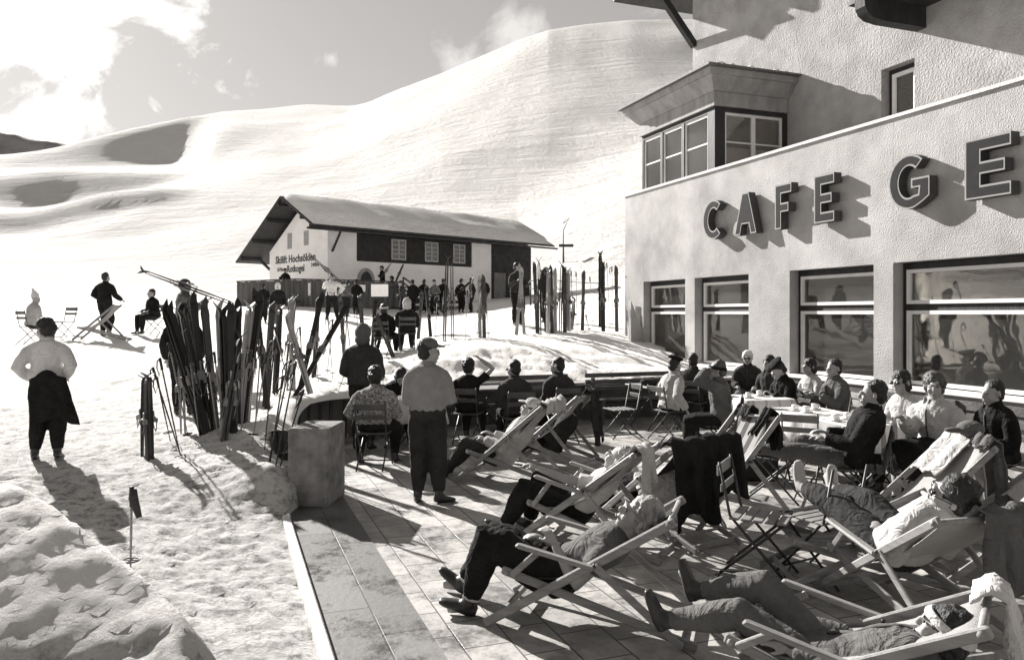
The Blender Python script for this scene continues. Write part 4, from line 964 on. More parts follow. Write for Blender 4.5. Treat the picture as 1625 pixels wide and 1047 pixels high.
    if topst == 'sweater': pts[0] = (pts[0][0], (pts[0][1][0] * .93, pts[0][1][1] * .93)); pts[1] = (pts[1][0], (pts[1][1][0] * 1.10, pts[1][1][1] * 1.16)); pts[2] = (pts[2][0], (pts[2][1][0] * 1.12, pts[2][1][1] * 1.15))
    g.tube([p for p, r in pts], [r for p, r in pts], 16, lat=Xs)
    if topst in ('sweater', 'jacket') or collar: g.tube([N - nt * .01, N + nt * .05], [.080, .072], 12)
    for i, sx in enumerate((-1, 1)):
        S, E, W_ = sh[i], el[i], wr[i]; w_ = inf * .8
        if sleeve == 'long': P_ = [S - Xs * (.03 * sx), S + (E - S) * .25, S + (E - S) * .7, E, E + (W_ - E) * .5, E + (W_ - E) * .96]; r_ = [.050 + w_, .056 + w_, .052 + w_, .050 + w_, .046 + w_, .036 + w_ * .8]
        elif sleeve == 'rolled': P_ = [S - Xs * (.03 * sx), S + (E - S) * .25, S + (E - S) * .7, E, E + (W_ - E) * .2]; r_ = [.050 + w_, .056 + w_, .052 + w_, .056 + w_, .052 + w_]
        else: P_ = [S - Xs * (.03 * sx), S + (E - S) * .3, S + (E - S) * .55]; r_ = [.050 + w_, .058 + w_, .060 + w_]
        g.tube(P_, r_, 10)
    o = g.build({'sweater': 'sweater', 'shirt': 'shirt', 'jacket': 'jacket', 'tshirt': 'shirt'}[topst], top, root); remesh(o, max(vox, .011) + .002, 3, .016 if topst != 'jacket' else .024, .10)
    if topst == 'jacket' and vox <= .014:
        zt_ = [(N + nt * .03 + Fd * .075)] + [hip + T * h_ + Fd * (d_ * b + .036) for h_, d_ in ((.42, .104), (.30, .112), (.18, .098), (.06, .112))]
        f = MB(); f.tube(zt_, [(.010, .006)] * 5, 6, lat=Xs); f.build('button_band', mat('dark band', .05, .7), root)
        f = MB()
        for sx in (-1, 1): f.tube([N + nt * .045 + Xs * (.055 * sx) - Fd * .04, N + nt * .02 + Xs * (.065 * sx) + Fd * .05, N - T * .06 + Xs * (.05 * sx) + Fd * (.115)], [(.028, .009), (.036, .010), (.010, .006)], 8, lat=T)
        f.build('collar', top, root)
    # legs
    if legst in ('trousers', 'ski'):
        g = MB(); bg = .016 if legst == 'trousers' else .028
        g.tube([hip + T * .12, hip + T * .03, hip - T * .05, hip - T * .09], [(.145 * b + bg, .108 * b + bg), (.172 * b + bg, .125 * b + bg), (.165 * b + bg, .118 * b + bg), (.10, .09)], 14, lat=Xs)
        for i in range(2):
            J, K, A = hj[i], kn[i], an[i]
            g.tube([J, J + (K - J) * .3, J + (K - J) * .8, K, K + (A - K) * .4, K + (A - K) * .93], [.095 + bg * .5, .092 + bg, .078 + bg, .072 + bg, .068 + bg, .046 + bg * .5], 12)
        o = g.build('trousers', legs, root); remesh(o, max(vox, .011) + .002, 3, .024, .12)
    elif legst == 'skirt':
        g = MB(); mid_ = (kn[0] + kn[1]) / 2; dr = (mid_ - hip)
        g.tube([hip + T * .13, hip + T * .04, hip + dr * .45, mid_ + dr * .22], [(.14 * b, .11 * b), (.185 * b, .14 * b), (.215, .17), (.245, .19)], 16, lat=X)
        o = g.build('skirt', legs, root); remesh(o, max(vox, .011) + .002, 3, .03, .10)
    for i in range(2):
        g = MB(); A = an[i]; td = ft[i]; ax = (A - kn[i]).normalized(); sd = ax.cross(td)
        if sd.length < .1: sd = X
        sd.normalize(); td2 = (td - ax * td.dot(ax)); td2 = td2.normalized() if td2.length > .2 else td
        g.tube([A - ax * .05, A + ax * .0, A + ax * .03 + td2 * .02], [.050, .050, .048], 10)
        g.tube([A + ax * .045 - td2 * .055, A + ax * .045, A + ax * .05 + td2 * .07, A + ax * .058 + td2 * .15, A + ax * .06 + td2 * .185], [(.032, .030), (.042, .045), (.047, .038), (.044, .028), (.028, .018)], 10, lat=sd)
        o = g.build('boot', shoes, root); remesh(o, max(vox, .010), 2)
    if socks:
        for i in range(2): g = MB(); g.tube([kn[i] + (an[i] - kn[i]) * .72, kn[i] + (an[i] - kn[i]) * .95], [.058, .056], 12); g.build('sock', socks, root)
    # hair
    if hair:
        g = MB()
        if hair == 'short':
            g.ell(hp(0, -.032, .054), (.086, .098, .090), HX, 14, 10); g.ell(hp(0, -.058, .0), (.080, .066, .088), HX, 12, 8)
        elif hair == 'bob':
            g.ell(hp(0, -.020, .045), (.090, .104, .095), HX, 14, 10); g.ell(hp(0, -.045, -.03), (.092, .075, .10), HX, 12, 8)
        elif hair == 'bun':
            g.ell(hp(0, -.020, .050), (.100, .112, .102), HX, 14, 10); g.ell(hp(0, -.045, -.01), (.100, .085, .092), HX, 12, 8); g.ell(hp(0, -.10, .0), (.075, .06, .06), HX, 10, 8)
        elif hair == 'curly':
            g.ell(hp(0, -.024, .048), (.094, .106, .096), HX, 14, 10); g.ell(hp(0, -.048, -.015), (.092, .08, .09), HX, 12, 8)
            rr = random.Random(int(loc[0] * 100))
            for q in range(26):
                a, c_ = rr.uniform(0, 6.28), rr.uniform(-.3, 1); s_ = math.sqrt(max(0, 1 - c_ * c_)); y = math.sin(a) * s_
                if y > .45 and c_ < .5: continue
                g.ell(hp(math.cos(a) * s_ * .080, -.03 + y * .090, .03 + c_ * .088), .022, HX, 8, 6)
        o = g.build('hair', hairm, root); remesh(o, max(.0075, vox * .8), 1, .030, .04)
    hatm = hatm or BLK
    if hat == 'beret':
        g = MB(); a2 = (hr, (hf * .95 - un * .25).normalized(), (un * .95 + hf * .25).normalized()); g.ell(hp(.012, -.015, .112), (.125, .135, .038), a2, 16, 8); g.tube([hp(0, -.01, .055), hp(0, -.01, .10)], [(.085, .098), (.09, .10)], 16, lat=hr); g.tube([hp(0, -.01, .14), hp(0, -.01, .165)], [.006, .004], 6); o = g.build('beret', hatm, root); remesh(o, .01, 2)
    elif hat == 'cap':
        g = MB(); g.ell(hp(0, -.012, .075), (.094, .108, .075), HX, 14, 10); g.ell(hp(0, .115, .058), (.068, .060, .010), (hr, (hf - un * .25).normalized(), (un + hf * .25).normalized()), 12, 6); o = g.build('cap', hatm, root); remesh(o, .009, 2)
    elif hat == 'hood':
        g = MB(); g.ell(hp(0, -.02, .03), (.112, .125, .135), HX, 14, 10); g.ell(hp(0, -.04, -.06), (.11, .11, .09), HX, 12, 8); o = g.build('hood', hatm, root); remesh(o, .012, 2, .02, .08)
    elif hat == 'point':
        g = MB(); g.tube([hp(0, -.02, .03), hp(0, -.02, .09), hp(0, -.05, .15), hp(0, -.09, .24)], [(.10, .11), (.09, .10), (.05, .055), (.015, .015)], 14, lat=hr); o = g.build('hat', hatm, root); remesh(o, .012, 2)
    elif hat == 'band':
        g = MB(); ring = [hp(math.cos(a) * .092, -.012 + math.sin(a) * .105, .035 + .02 * math.sin(a)) for a in [i * math.pi / 9 for i in range(18)]]; g.tube(ring, [(.007, .022)] * 18, 8, closed=True, lat=[(p - hc).normalized() for p in ring]); g.build('headband', hatm, root)
    elif hat == 'brim':
        g = MB(); g.ell(hp(0, -.012, .085), (.09, .10, .08), HX, 14, 10); g.ell(hp(0, -.01, .055), (.15, .16, .018), HX, 18, 8); o = g.build('hat', hatm, root); remesh(o, .009, 2)
    return root, dict(wr=wr, hc=hc, el=el)
def at(px, Y, z=0.0): return V((px - CX) / F_PX * Y, Y, z)
SIT = dict(hip=(0, 0, .52), feet=((-.13, .44, 0), (.13, .44, 0)), hands=((-.16, .30, .64), (.16, .30, .64)), knee=(0, .3, 1), lean=8)
RECL = dict(hip=(0, .10, .27), feet=((-.12, .80, .0), (.12, .84, .0)), hands=((-.10, .22, .50), (.10, .22, .50)), knee=(0, .2, 1), lean=-50, elbow=(0, -.2, -1), up_neck=.15)
def P(base, **k): d = dict(base); d.update(k); return d
def sitting(label, px, Y, face, chair=None, z=0.0, **k):
    loc = at(px, Y, z)
    if chair: folding_chair(loc - V(math.cos(R(face)), math.sin(R(face)), 0) * .0, face, chair, wood=k.pop('wood', None))
    return person(label, loc, face, **P(SIT, **k))

# --- the standing man and the people seated with their backs to us
person('man standing with his back turned in light grey sweater and baggy dark ski trousers', at(678, 8.1), 92, feet=((-.10, .02, 0), (.12, .0, 0)), toes=((-.1, 1, 0), (.9, .45, 0)), hands=((-.05, .24, 1.12), (.10, .24, 1.10)), elbow=(0, -.2, -1), top=GRY, sleeve='rolled', legs=DRK, legst='ski', hair='short', hat='cap', hatm=MID, yaw=62, k=1.0, vox=.011, build=.98)
sitting('woman seated with her back turned in a dark and white patterned knitted jacket', 594, 10.0, 88, 'dark slat chair carrying the woman in the patterned jacket', top=FLOR, legs=BLK, hair='bun', yaw=5, vox=.011, build=1.12, hands=((-.30, .20, .62), (.20, .34, .72)), feet=((-.26, .30, 0), (.20, .34, 0)))
person('tall person in dark coat with pale hood standing behind the seated woman', at(575, 11.3), 80, hands=((-.2, .2, 1.0), (.2, .2, 1.0)), top=DGR, topst='jacket', legs=DRK, hair=None, hat='hood', hatm=MID, k=1.06, vox=.014, build=1.1)
sitting('dark haired person bending over the table beside the man in grey', 628, 12.2, -70, 'slat chair under the person bending over the table', top=BLK, topst='jacket', lean=38, hair='bob', vox=.014, pitch=-25, collar=1)
sitting('seated man in black shirt shading his eyes with one raised hand', 742, 11.9, 80, 'slat chair of the man shading his eyes', top=BLK, topst='tshirt', sleeve='short', hair='curly', yaw=12, hands=((-.26, .26, .60), (.16, .17, 1.27)), elbows=((-.6, -1, -.3), (1.2, .1, .1)), vox=.012, build=1.05, wood=SLAT)
sitting('seated man in dark jacket with spectacles, middle one of the three backs', 820, 11.4, 105, 'slat chair of the man with spectacles', top=DGR, topst='jacket', hair='short', yaw=-22, lean=14, vox=.012, glasses=True)
sitting('seated man in dark jacket with head turned left, nearest the low board wall', 890, 12.0, 112, 'slat chair nearest the low board wall', top=DGR, topst='jacket', hair='short', yaw=-42, lean=10, vox=.012)
table(at(652, 11.2), 20, 'cloth covered table between the bending person and the man in grey', MAT_T0 if 0 else mat('grey tablecloth', .42, .9, .1, 4), cl='light grey cloth hanging over the table beside the standing man')
table(at(772, 13.0), 20, 'small bare slatted table in front of the three backs')
# --- anorak man and folding table
sitting('man in pale hooded anorak and black beret looking to the right', 1062, 12.2, 28, 'dark folding chair under the man in the pale anorak', top=LGT, topst='jacket', hair='short', hat='beret', hands=((-.20, .25, .60), (.34, .05, .50)), lean=10, yaw=-10, vox=.012, wood=SLAT)
folding_chair(at(985, 12.4), 200, 'empty folding chair with crossed iron legs left of the anorak man')
table(at(1040, 13.4), 20, 'bare folding table with crossed legs left of the man in the anorak')
bag(at(1030, 13.3, .75), 'black camera bag lying on the bare folding table', DRK, (.14, .09, .05))
sitting('man in brown jacket with headband holding field glasses up to his eyes', 1146, 10.6, 165, 'folding chair under the man with the field glasses', top=MID, topst='jacket', hair='short', hairm=HAIRM, hat='band', hatm=BLK, hands=((-.04, .19, 1.16), (.04, .19, 1.16)), elbows=((-1, .3, -.8), (1, .3, -.8)), lean=5, vox=.012, k=1.03)
def pair_of_glasses(px, py, Y, label):
    f = MB(); c = ray(px, py, Y)
    for dx in (-.02, .04): f.tube([c + V(-.05, dx, 0), c + V(.02, dx, 0), c + V(.06, dx, 0)], [.028, .026, .018], 10)
    f.box(c + V(0, .01, .01), (.05, .05, .02)); tag(f.build('field_glasses', BLK), label, 'field glasses')
pair_of_glasses(1119, 590, 10.65, 'small black field glasses held up to the eyes of the man with the headband')
sitting('white haired woman with dark glasses sitting against the cafe wall', 1187, 14.45, -112, top=DGR, topst='jacket', hair='curly', hairm=HAIRW, glasses=True, vox=.013, legs=MID, collar=1)
sitting('woman in black jacket and black beret bending her head over her cup', 1252, 11.6, 195, 'folding chair of the woman in the black beret', top=BLK, topst='jacket', hair='short', hat='beret', pitch=-28, lean=12, hands=((-.10, .34, .78), (.14, .34, .78)), vox=.012, yaw=10)
sitting('dark haired woman in pale blouse behind the man in the brown jacket', 1293, 12.0, 196, 'folding chair of the woman in the pale blouse', top=LGT, topst='shirt', hair='bob', hands=((-.14, .34, .78), (.14, .34, .78)), vox=.013)
sitting('man in brown jacket with short dark hair facing left at the cup table', 1333, 11.0, 188, 'folding chair of the man in the brown jacket', top=MID, topst='jacket', hair='short', yaw=-14, hands=((-.12, .36, .80), (.12, .36, .80)), vox=.012, k=1.03, wood=SLATG)
sitting('woman with dark glasses and dark hair, pale sleeve, behind the smiling woman', 1442, 8.75, 188, 'folding chair of the woman with dark glasses', top=LGT, topst='shirt', hair='bob', glasses=True, yaw=-22, hands=((-.14, .30, .78), (.14, .30, .78)), vox=.011, k=1.04)
sitting('smiling woman in pale quilted jacket leaning one arm on the chair in front', 1492, 7.9, 205, 'folding chair of the smiling woman', top=LGT, topst='jacket', hair='curly', hairm=HAIRM, hands=((-.30, .30, .55), (.05, .46, .86)), legs=BLK, legst='skirt', vox=.010, k=1.07, build=1.12, yaw=-34, pitch=4)
# tables with cloths and cups
table(at(1203, 11.35), 12, 'square table laid with cups by the white haired woman', CLOTHW, cl='white cloth on the table near the white haired woman')
table(at(1280, 9.75), 12, 'square table laid with cups behind the empty slat chair', CLOTHW, cl='white cloth on the middle cup table')
table(at(1352, 8.85), 12, 'square table laid with a checked cloth by the man in the dark jacket', stripe_mat('checked cloth', .80, .30, .16, .6), cl='white cloth with dark check border on the nearest cafe table')
for i, (px, Y, lb) in enumerate([(1188, 11.2, 'white cup and saucer, left one on the table of the white haired woman'), (1205, 11.45, 'white cup and saucer, right one on the table of the white haired woman'), (1262, 9.7, 'white cup and saucer, leftmost on the middle cup table'), (1280, 9.55, 'white cup and saucer, middle one on the middle cup table'), (1293, 9.8, 'white cup and saucer, rightmost on the middle cup table'), (1326, 8.8, 'white cup and saucer, left one on the checked cloth'), (1345, 8.95, 'white cup and saucer, middle one on the checked cloth'), (1366, 8.8, 'white cup and saucer, right one on the checked cloth')]):
    cup_set(at(px, Y, .757), lb)
folding_chair(at(1275, 8.9), 60, 'empty grey slat chair drawn up to the middle cup table', wood=SLATG)
folding_chair(at(1335, 10.0), 190, 'grey slat chair behind the checked cloth table', wood=SLATG)
folding_chair(V(1.88, 5.85, 0), -28, 'empty grey folding chair standing alone on the paving in the foreground', wood=SLATG)
folding_chair(at(1300, 5.85), 120, 'low grey folding stool under the stocking feet', wood=SLATG, back=False)
bag(at(1190, 9.3, .0), 'dark coat bundle lying beside the cup table', DRK, (.28, .2, .14))
# man in dark jacket, legs up on a second chair
person('man in dark jacket leaning back with bare headed profile and legs stretched left', at(1352, 7.75), 155, **P(SIT, hip=(0, 0, .50), lean=-22, feet=((-.10, .86, .45), (.12, .80, .36)), knee=(0, .1, 1), hands=((-.22, .22, .70), (.20, .24, .70)), top=BLK, topst='jacket', legs=MID, hair='short', yaw=-8, up_neck=.8, vox=.010, k=1.06, build=1.1))
folding_chair(at(1368, 7.65), 155, 'dark folding chair carrying the man who leans back')
folding_chair(at(1232, 8.25), 335, 'folding chair used as a foot rest by the man leaning back', back=False)
# --- deck chairs
c1, l1 = deck_at(1079, 808, .76, 162, CANVD, 'pale deck chair with armrests and dark canvas under the fair haired sleeper', arms=True)
person('fair haired sleeper in grey top and black ski trousers in the front deck chair', l1, 162, **P(RECL, hip=(0, .20, .27), lean=-58, feet=((-.14, .70, 0), (.18, .86, 0)), hands=((-.10, .18, .46), (.02, .26, .44)), top=MID, topst='tshirt', sleeve='short', legs=BLK, legst='ski', hair='curly', hairm=HAIRL, skin=SKIN, pitch=10, yaw=-14, vox=.009, k=1.08, socks=WHI))
c2, l2 = deck_at(1030, 712, .86, 150, CANVL, 'deck chair with thin striped canvas, occupied by the man in the white shirt', arms=True)
person('man in ribbed white shirt and black trousers stretching one arm forward', l2, 150, **P(RECL, lean=-46, hip=(0, .18, .27), feet=((-.16, .78, 0), (.14, .70, 0)), hands=((-.24, .44, .66), (.14, .24, .48)), top=WHI, topst='tshirt', sleeve='short', legs=BLK, legst='ski', hair='short', hairm=HAIRL, pitch=8, vox=.010, k=1.0, socks=WHI))
c3, l3 = deck_at(873, 641, .92, 160, CANV, 'deck chair with plain pale canvas, left one of the upright pair')
person('sleeper in pale peaked cap wrapped in light clothes in the left upright deck chair', l3, 160, **P(RECL, lean=-36, hip=(0, .12, .28), feet=((-.12, .80, 0), (.12, .84, 0)), hands=((-.14, .30, .48), (.12, .30, .5)), top=LGT, topst='jacket', legs=DGR, hair='short', hat='cap', hatm=LGT, pitch=4, vox=.011, k=1.02))
c4, l4 = deck_at(932, 626, .94, 152, CANV, 'deck chair with plain pale canvas, right one of the upright pair')
person('person in dark clothes hidden in the right upright deck chair', l4, 152, **P(RECL, lean=-34, hip=(0, .04, .30), top=DRK, topst='jacket', legs=BLK, vox=.014, k=.9))
hang(l3, 160, .92, .50, .75, .12, mat('light blanket', .40, .9, .15, 5, .8, 90), 'light grey coat thrown over the side of the left upright deck chair', seed=4, shift=.22)
c5, l5 = deck_at(1114, 704, .86, 122, CANVD, 'deck chair hidden under the black coat in the middle of the terrace')
person('light haired person lying back beside the black coat', l5, 122, **P(RECL, lean=-46, top=LGT, topst='shirt', legs=BLK, hair='short', hairm=HAIRL, vox=.012, k=.98, pitch=15))
hang(l5, 122, .89, .40, .14, .50, BLK, 'black jacket slung beside the long coat on the middle deck chair', name='jacket', cat='jacket', seed=22, shift=.24)
hang(l5, 122, .88, .46, .10, .64, BLK, 'long black coat hanging over the back of the middle deck chair', seed=2, shift=-.16)
c6, l6 = deck_at(1203, 655, 1.0, 205, CANVS, 'deck chair with broad dark and pale stripes, upright, next to the black coat')
hang(l6, 205, 1.005, .20, .12, .26, DRK, 'small dark jacket on the top bar of the striped deck chair', name='jacket', cat='jacket', seed=8, shift=.16)
c8, l8 = deck_at(1541, 700, .92, 186, CANV, 'deck chair heaped with pale clothes at the right edge', arms=False)
hang(l8, 186, .93, .34, .45, .55, LGT, 'pale coat spread over the deck chair at the right edge', seed=5, shift=.12)
hang(l8, 186, .95, .20, .10, .75, MID, 'grey coat hanging down behind the deck chair at the right edge', seed=6, shift=-.2)
f = MB(); cc = ray(1540, 680, l8.y + .05); f.ell(cc + V(0, 0, .0), (.11, .10, .07)); f.ell(cc + V(-.13, 0, -.01), (.09, .05, .025)); o = f.build('cap', MID); remesh(o, .01, 2); tag(o, 'grey peaked cap lying on top of the clothes on the right deck chair', 'cap')
c9, l9 = deck_at(1500, 792, .62, 176, CANVL, 'low deck chair with sagging bright canvas in front of the heaped clothes', sag=.05)
l10 = V(2.58, 5.0, 0)
deck_chair(l10, 104, .80, CANV, 'deck chair with wide armrests under the person with dark glasses', arms=True)
person('person with dark glasses lying back in knitted top, dark trousers, feet up in stockings', l10, 104, **P(RECL, lean=-50, hip=(0, .10, .42), feet=((-.12, .98, .56), (.14, .92, .50)), toes=((-.2, .7, 1), (.1, .9, 1)), hands=((-.12, .14, .52), (.12, .16, .52)), top=LGT, topst='sweater', legs=DRK, legst='ski', hair='curly', glasses=True, vox=.009, k=1.04, yaw=-42, shoes=SOCK, elbow=(0, -.5, -1)))
l11 = V(1.62, 3.80, 0)
deck_chair(l11, 146, .66, CANVG, 'nearest deck chair at the bottom edge of the picture', arms=True)
person('person in grey trousers and dark shoes stretched out along the bottom edge', l11, 146, **P(RECL, lean=-70, hip=(0, .08, .24), feet=((-.12, .88, .24), (.14, .80, .34)), toes=((-.2, .4, 1), (.1, .5, 1)), hands=((-.20, .20, .34), (.20, .20, .34)), grip=.25, top=MID, topst='jacket', legs=MID, legst='trousers', hair='bob', hat='band', hatm=WHI, vox=.009, k=.98, up_neck=.1))
# footstool carrying the feet of the nearest pair
folding_chair(V(.98, 4.42, -.08), 146, 'dark stool under the shoes along the bottom edge', back=False) if 0 else None
# --- people on the snow, left
wl_ = SG(76, 729)
wl_ = at(74, 9.2, gz(at(74, 9.2).x, 9.2) - .0)
person('woman in white roll neck sweater, hands on hips, in the snow at left', wl_, 108, feet=((-.13, .02, 0), (.11, .02, 0)), hands=((-.19, .08, .98), (.19, .04, .98)), elbows=((-.7, -1, -.2), (.7, -1, -.2)), top=WHI, topst='sweater', legs=BLK, legst='ski', hair='bun', pitch=-12, yaw=-48, vox=.011, k=.98, build=.94)
f = MB(); g = []
for i in range(15):
    row = []
    for j in range(9):
        u = j / 8 - .5; q = i / 14; row.append(V(.05 + u * (.34 + .16 * q) + .08 * q, -.17 - .03 * q - .05 * (1 - 4 * u * u) + .03 * math.sin(u * 16), 1.02 - .56 * q + .05 * math.cos(u * 6)))
    g.append(row)
o = MB().sheet(g).build('jacket', BLK); o.location = wl_; o.rotation_euler = (0, 0, R(108) - math.pi / 2); cloth(o, .03, .03, .1); tag(o, 'black jacket tied at the hip of the woman in the white sweater', 'jacket')
def on_snow(px, Y): p = at(px, Y); return V(p.x, p.y, gz(p.x, p.y))
person('person in white pointed hat at the far left edge behind the woman', on_snow(50, 19.5), 60, **P(SIT, top=LGT, topst='jacket', hat='point', hatm=WHI, hair=None, vox=.02))
folding_chair(on_snow(50, 19.5), 60, 'folding chair in the snow under the person in the pointed hat', group='seats out on the snow field')
person('man in dark jacket standing behind the deck chair on the snow', on_snow(166, 21.6), 75, top=BLK, topst='jacket', legs=BLK, legst='ski', hair='short', hands=((-.2, .1, 1.0), (.30, .28, .98)), vox=.018, k=1.04, build=1.1)
deck_chair(on_snow(160, 20.6), 190, .95, CANVG, 'lone deck chair standing out on the snow field at the left', group='seats out on the snow field')
folding_chair(on_snow(100, 21.0), 250, 'small empty folding chair with pole out on the snow', group='seats out on the snow field')
person('person in dark clothes sitting on a chair out on the snow field', on_snow(245, 22.3), 235, **P(SIT, top=BLK, topst='jacket', hair='short', vox=.018, build=1.1))
folding_chair(on_snow(245, 22.3), 235, 'folding chair under the person sitting out on the snow', group='seats out on the snow field')
person('man carrying a long pair of skis over his shoulder behind the ski rack', on_snow(290, 16.0), 40, top=MID, topst='jacket', legs=DRK, legst='ski', hair='short', hat='cap', hatm=DGR, hands=((-.22, .30, 1.45), (.20, .42, 1.30)), elbow=(0, .3, -1), vox=.014, k=1.03)
person('stocky person in black jacket standing among the skis of the left rack', on_snow(290, 12.4), 95, top=BLK, topst='jacket', legs=BLK, legst='ski', hair='short', hat='hood', hatm=BLK, vox=.014, k=1.03, build=1.15)
person('person in white hood and dark jacket standing before the board fence', on_snow(441, 30), -80, top=BLK, topst='jacket', legs=MID, hair=None, hat='hood', hatm=WHI, vox=.022)
person('skier in white jacket seen from behind with skis on one shoulder', on_snow(526, 28.5), 95, top=WHI, topst='jacket', legs=BLK, legst='ski', hair='short', hairm=HAIRL, hands=((-.24, .16, 1.40), (.26, .12, .98)), elbow=(0, .3, -1), feet=((-.16, 0, 0), (.20, 0, 0)), vox=.018, k=1.0, build=1.12)
person('seated person with white headdress and dark back, left one of the two on stools', on_snow(608, 19.2), 85, **P(SIT, top=BLK, topst='jacket', hair='bob', hat='band', hatm=WHI, vox=.018, build=1.15, feet=((-.24, .30, 0), (.24, .34, 0))))
folding_chair(on_snow(608, 19.2), 85, 'folding chair of the left one of the two dark backs on the snow', group='seats out on the snow field')
person('seated person with pale scarf and dark back, right one of the two on stools', on_snow(646, 19.0), 100, **P(SIT, top=BLK, topst='jacket', hair=None, hat='hood', hatm=LGT, vox=.018, build=1.15))
folding_chair(on_snow(646, 19.0), 100, 'folding chair of the right one of the two dark backs on the snow', group='seats out on the snow field')
hg_ = 'skiers standing in front of the hut'
for px, Y, fc, lb, tm in ((655, 38.2, 120, 'skier in dark jacket by the wooden stair in front of the hut', BLK), (703, 40, 90, 'leftmost skier of the group below the hut windows', BLK), (731, 39, 60, 'skier second from left in the group below the hut windows, with skis', BLK), (749, 38.2, 200, 'tallest skier of the group below the hut windows', BLK), (768, 40, 250, 'rightmost skier of the group below the hut windows', BLK)):
    person(lb, on_snow(px, Y), fc, top=tm, topst='jacket', legs=BLK, legst='ski', hair='short', hat='cap', hatm=DRK, vox=.026, group=hg_, k=1.0)
for px, Y, zt_, fc, lb in ((453, 43.8, 425, 250, 'dark figure behind the board fence under the painted sign'), (607, 42.0, 421, 200, 'skier holding skis upright behind the fence beside the arched door'), (623, 41.5, 437, 160, 'skier coming down behind the fence right of the arched door')):
    zz = H0 + (HY - zt_) / F_PX * Y - 1.74
    person(lb, at(px, Y, zz), fc, top=BLK, topst='jacket', legs=BLK, hair='short', hat='cap', hatm=DRK, vox=.026, hands=((-.2, .2, 1.1), (.25, .2, 1.2)), group='people on the hut terrace')
person('man in dark striped jacket leaning on upright skis in front of the timber door', on_snow(820, 21.6), -60, top=DGR, topst='jacket', legs=BLK, legst='ski', hair='short', hands=((-.20, .30, 1.15), (.16, .30, 1.2)), vox=.016, k=1.02, yaw=-30)
f = MB(); f.box(V(*at(606, 42.6, 2.62)), (9.0, 3.0, .12)); tag(f.build('hut_terrace', DWOOD), 'timber deck of the hut behind the board fence', 'deck')

for px, Y, fc, lb, tm in ((548, 37, 60, 'skier in pale jacket in front of the notices on the board fence', MID), (566, 38, 120, 'skier in black before the right end of the board fence', BLK), (640, 36.5, 200, 'skier bending by the blank notice panel', DGR), (672, 39.5, 80, 'skier right of the wooden stair', BLK), (690, 38, 250, 'skier with pale jacket left of the group below the hut windows', MID), (417, 33, 100, 'dark skier left of the person in the white hood', BLK), (868, 24, 110, 'dark skier half hidden behind the long ski row', BLK)):
    person(lb, on_snow(px, Y), fc, top=tm, topst='jacket', legs=BLK, legst='ski', hair='short', hat='cap', hatm=DRK, vox=.024, group=hg_, lean=rnd.uniform(0, 18), hands=((-.2, .25, 1.05), (.22, .2, 1.0)))
sitting('man in dark jacket with back turned between the binocular man and the wall', 1098, 13.3, 60, 'folding chair beside the anorak man by the wall', top=DRK, topst='jacket', hair='short', vox=.014)
sitting('person in grey jacket at the far table behind the beret woman', 1226, 12.9, 215, 'folding chair at the far table by the cafe wall', top=DGR, topst='jacket', hair='bob', vox=.014)
sitting('dark haired man at the right edge seated against the cafe wall', 1588, 8.0, 190, 'folding chair at the right edge by the cafe wall', top=BLK, topst='jacket', hair='short', vox=.012)
c12, l12 = deck_at(1205, 792, .50, 150, CANVG, 'low grey deck chair lying flat among the chairs in the middle', group=DG) if 0 else (None, None)
deck_chair(at(1600, 5.9), 178, .84, CANVL, 'deck chair cut by the right edge of the picture')
hang(at(1600, 5.9), 178, .85, .44, .55, .30, LGT, 'white towel over the deck chair cut by the right edge', seed=12, name='towel', cat='towel')
hang(l2, 150, .87, .26, .50, .30, LGT, 'light shawl thrown over the corner of the striped occupied deck chair', seed=9, shift=-.16)
hang(l6, 205, 1.01, .12, .30, .34, BLK, 'black scarf trailing down the striped deck chair', seed=10, shift=-.16, name='scarf', cat='scarf')
hang(l10, 104, .81, .30, .12, .42, MID, 'grey jacket hanging behind the person with dark glasses', seed=11, shift=.12)
hang(l4, 152, .95, .24, .10, .62, DRK, 'dark coat hanging from the right upright deck chair', seed=13, shift=.14)
hang(l3, 160, .93, .40, .95, .10, mat('crumpled sheet', .46, .9, .15, 5, .8, 90), 'crumpled pale blanket spread over the left upright deck chair', seed=14, shift=-.08, name='blanket', cat='blanket')
bag(at(1165, 5.15), 'dark rucksack lying on the paving behind the front deck chair', DRK, (.17, .12, .10))
bag(at(905, 7.6), 'small pale bag on the paving beside the upright deck chairs', MID, (.13, .09, .07))

hang(l11, 146, .68, .30, .10, .40, WHI, 'white towel spread over the top of the nearest deck chair', seed=31, shift=.16, name='towel', cat='towel')
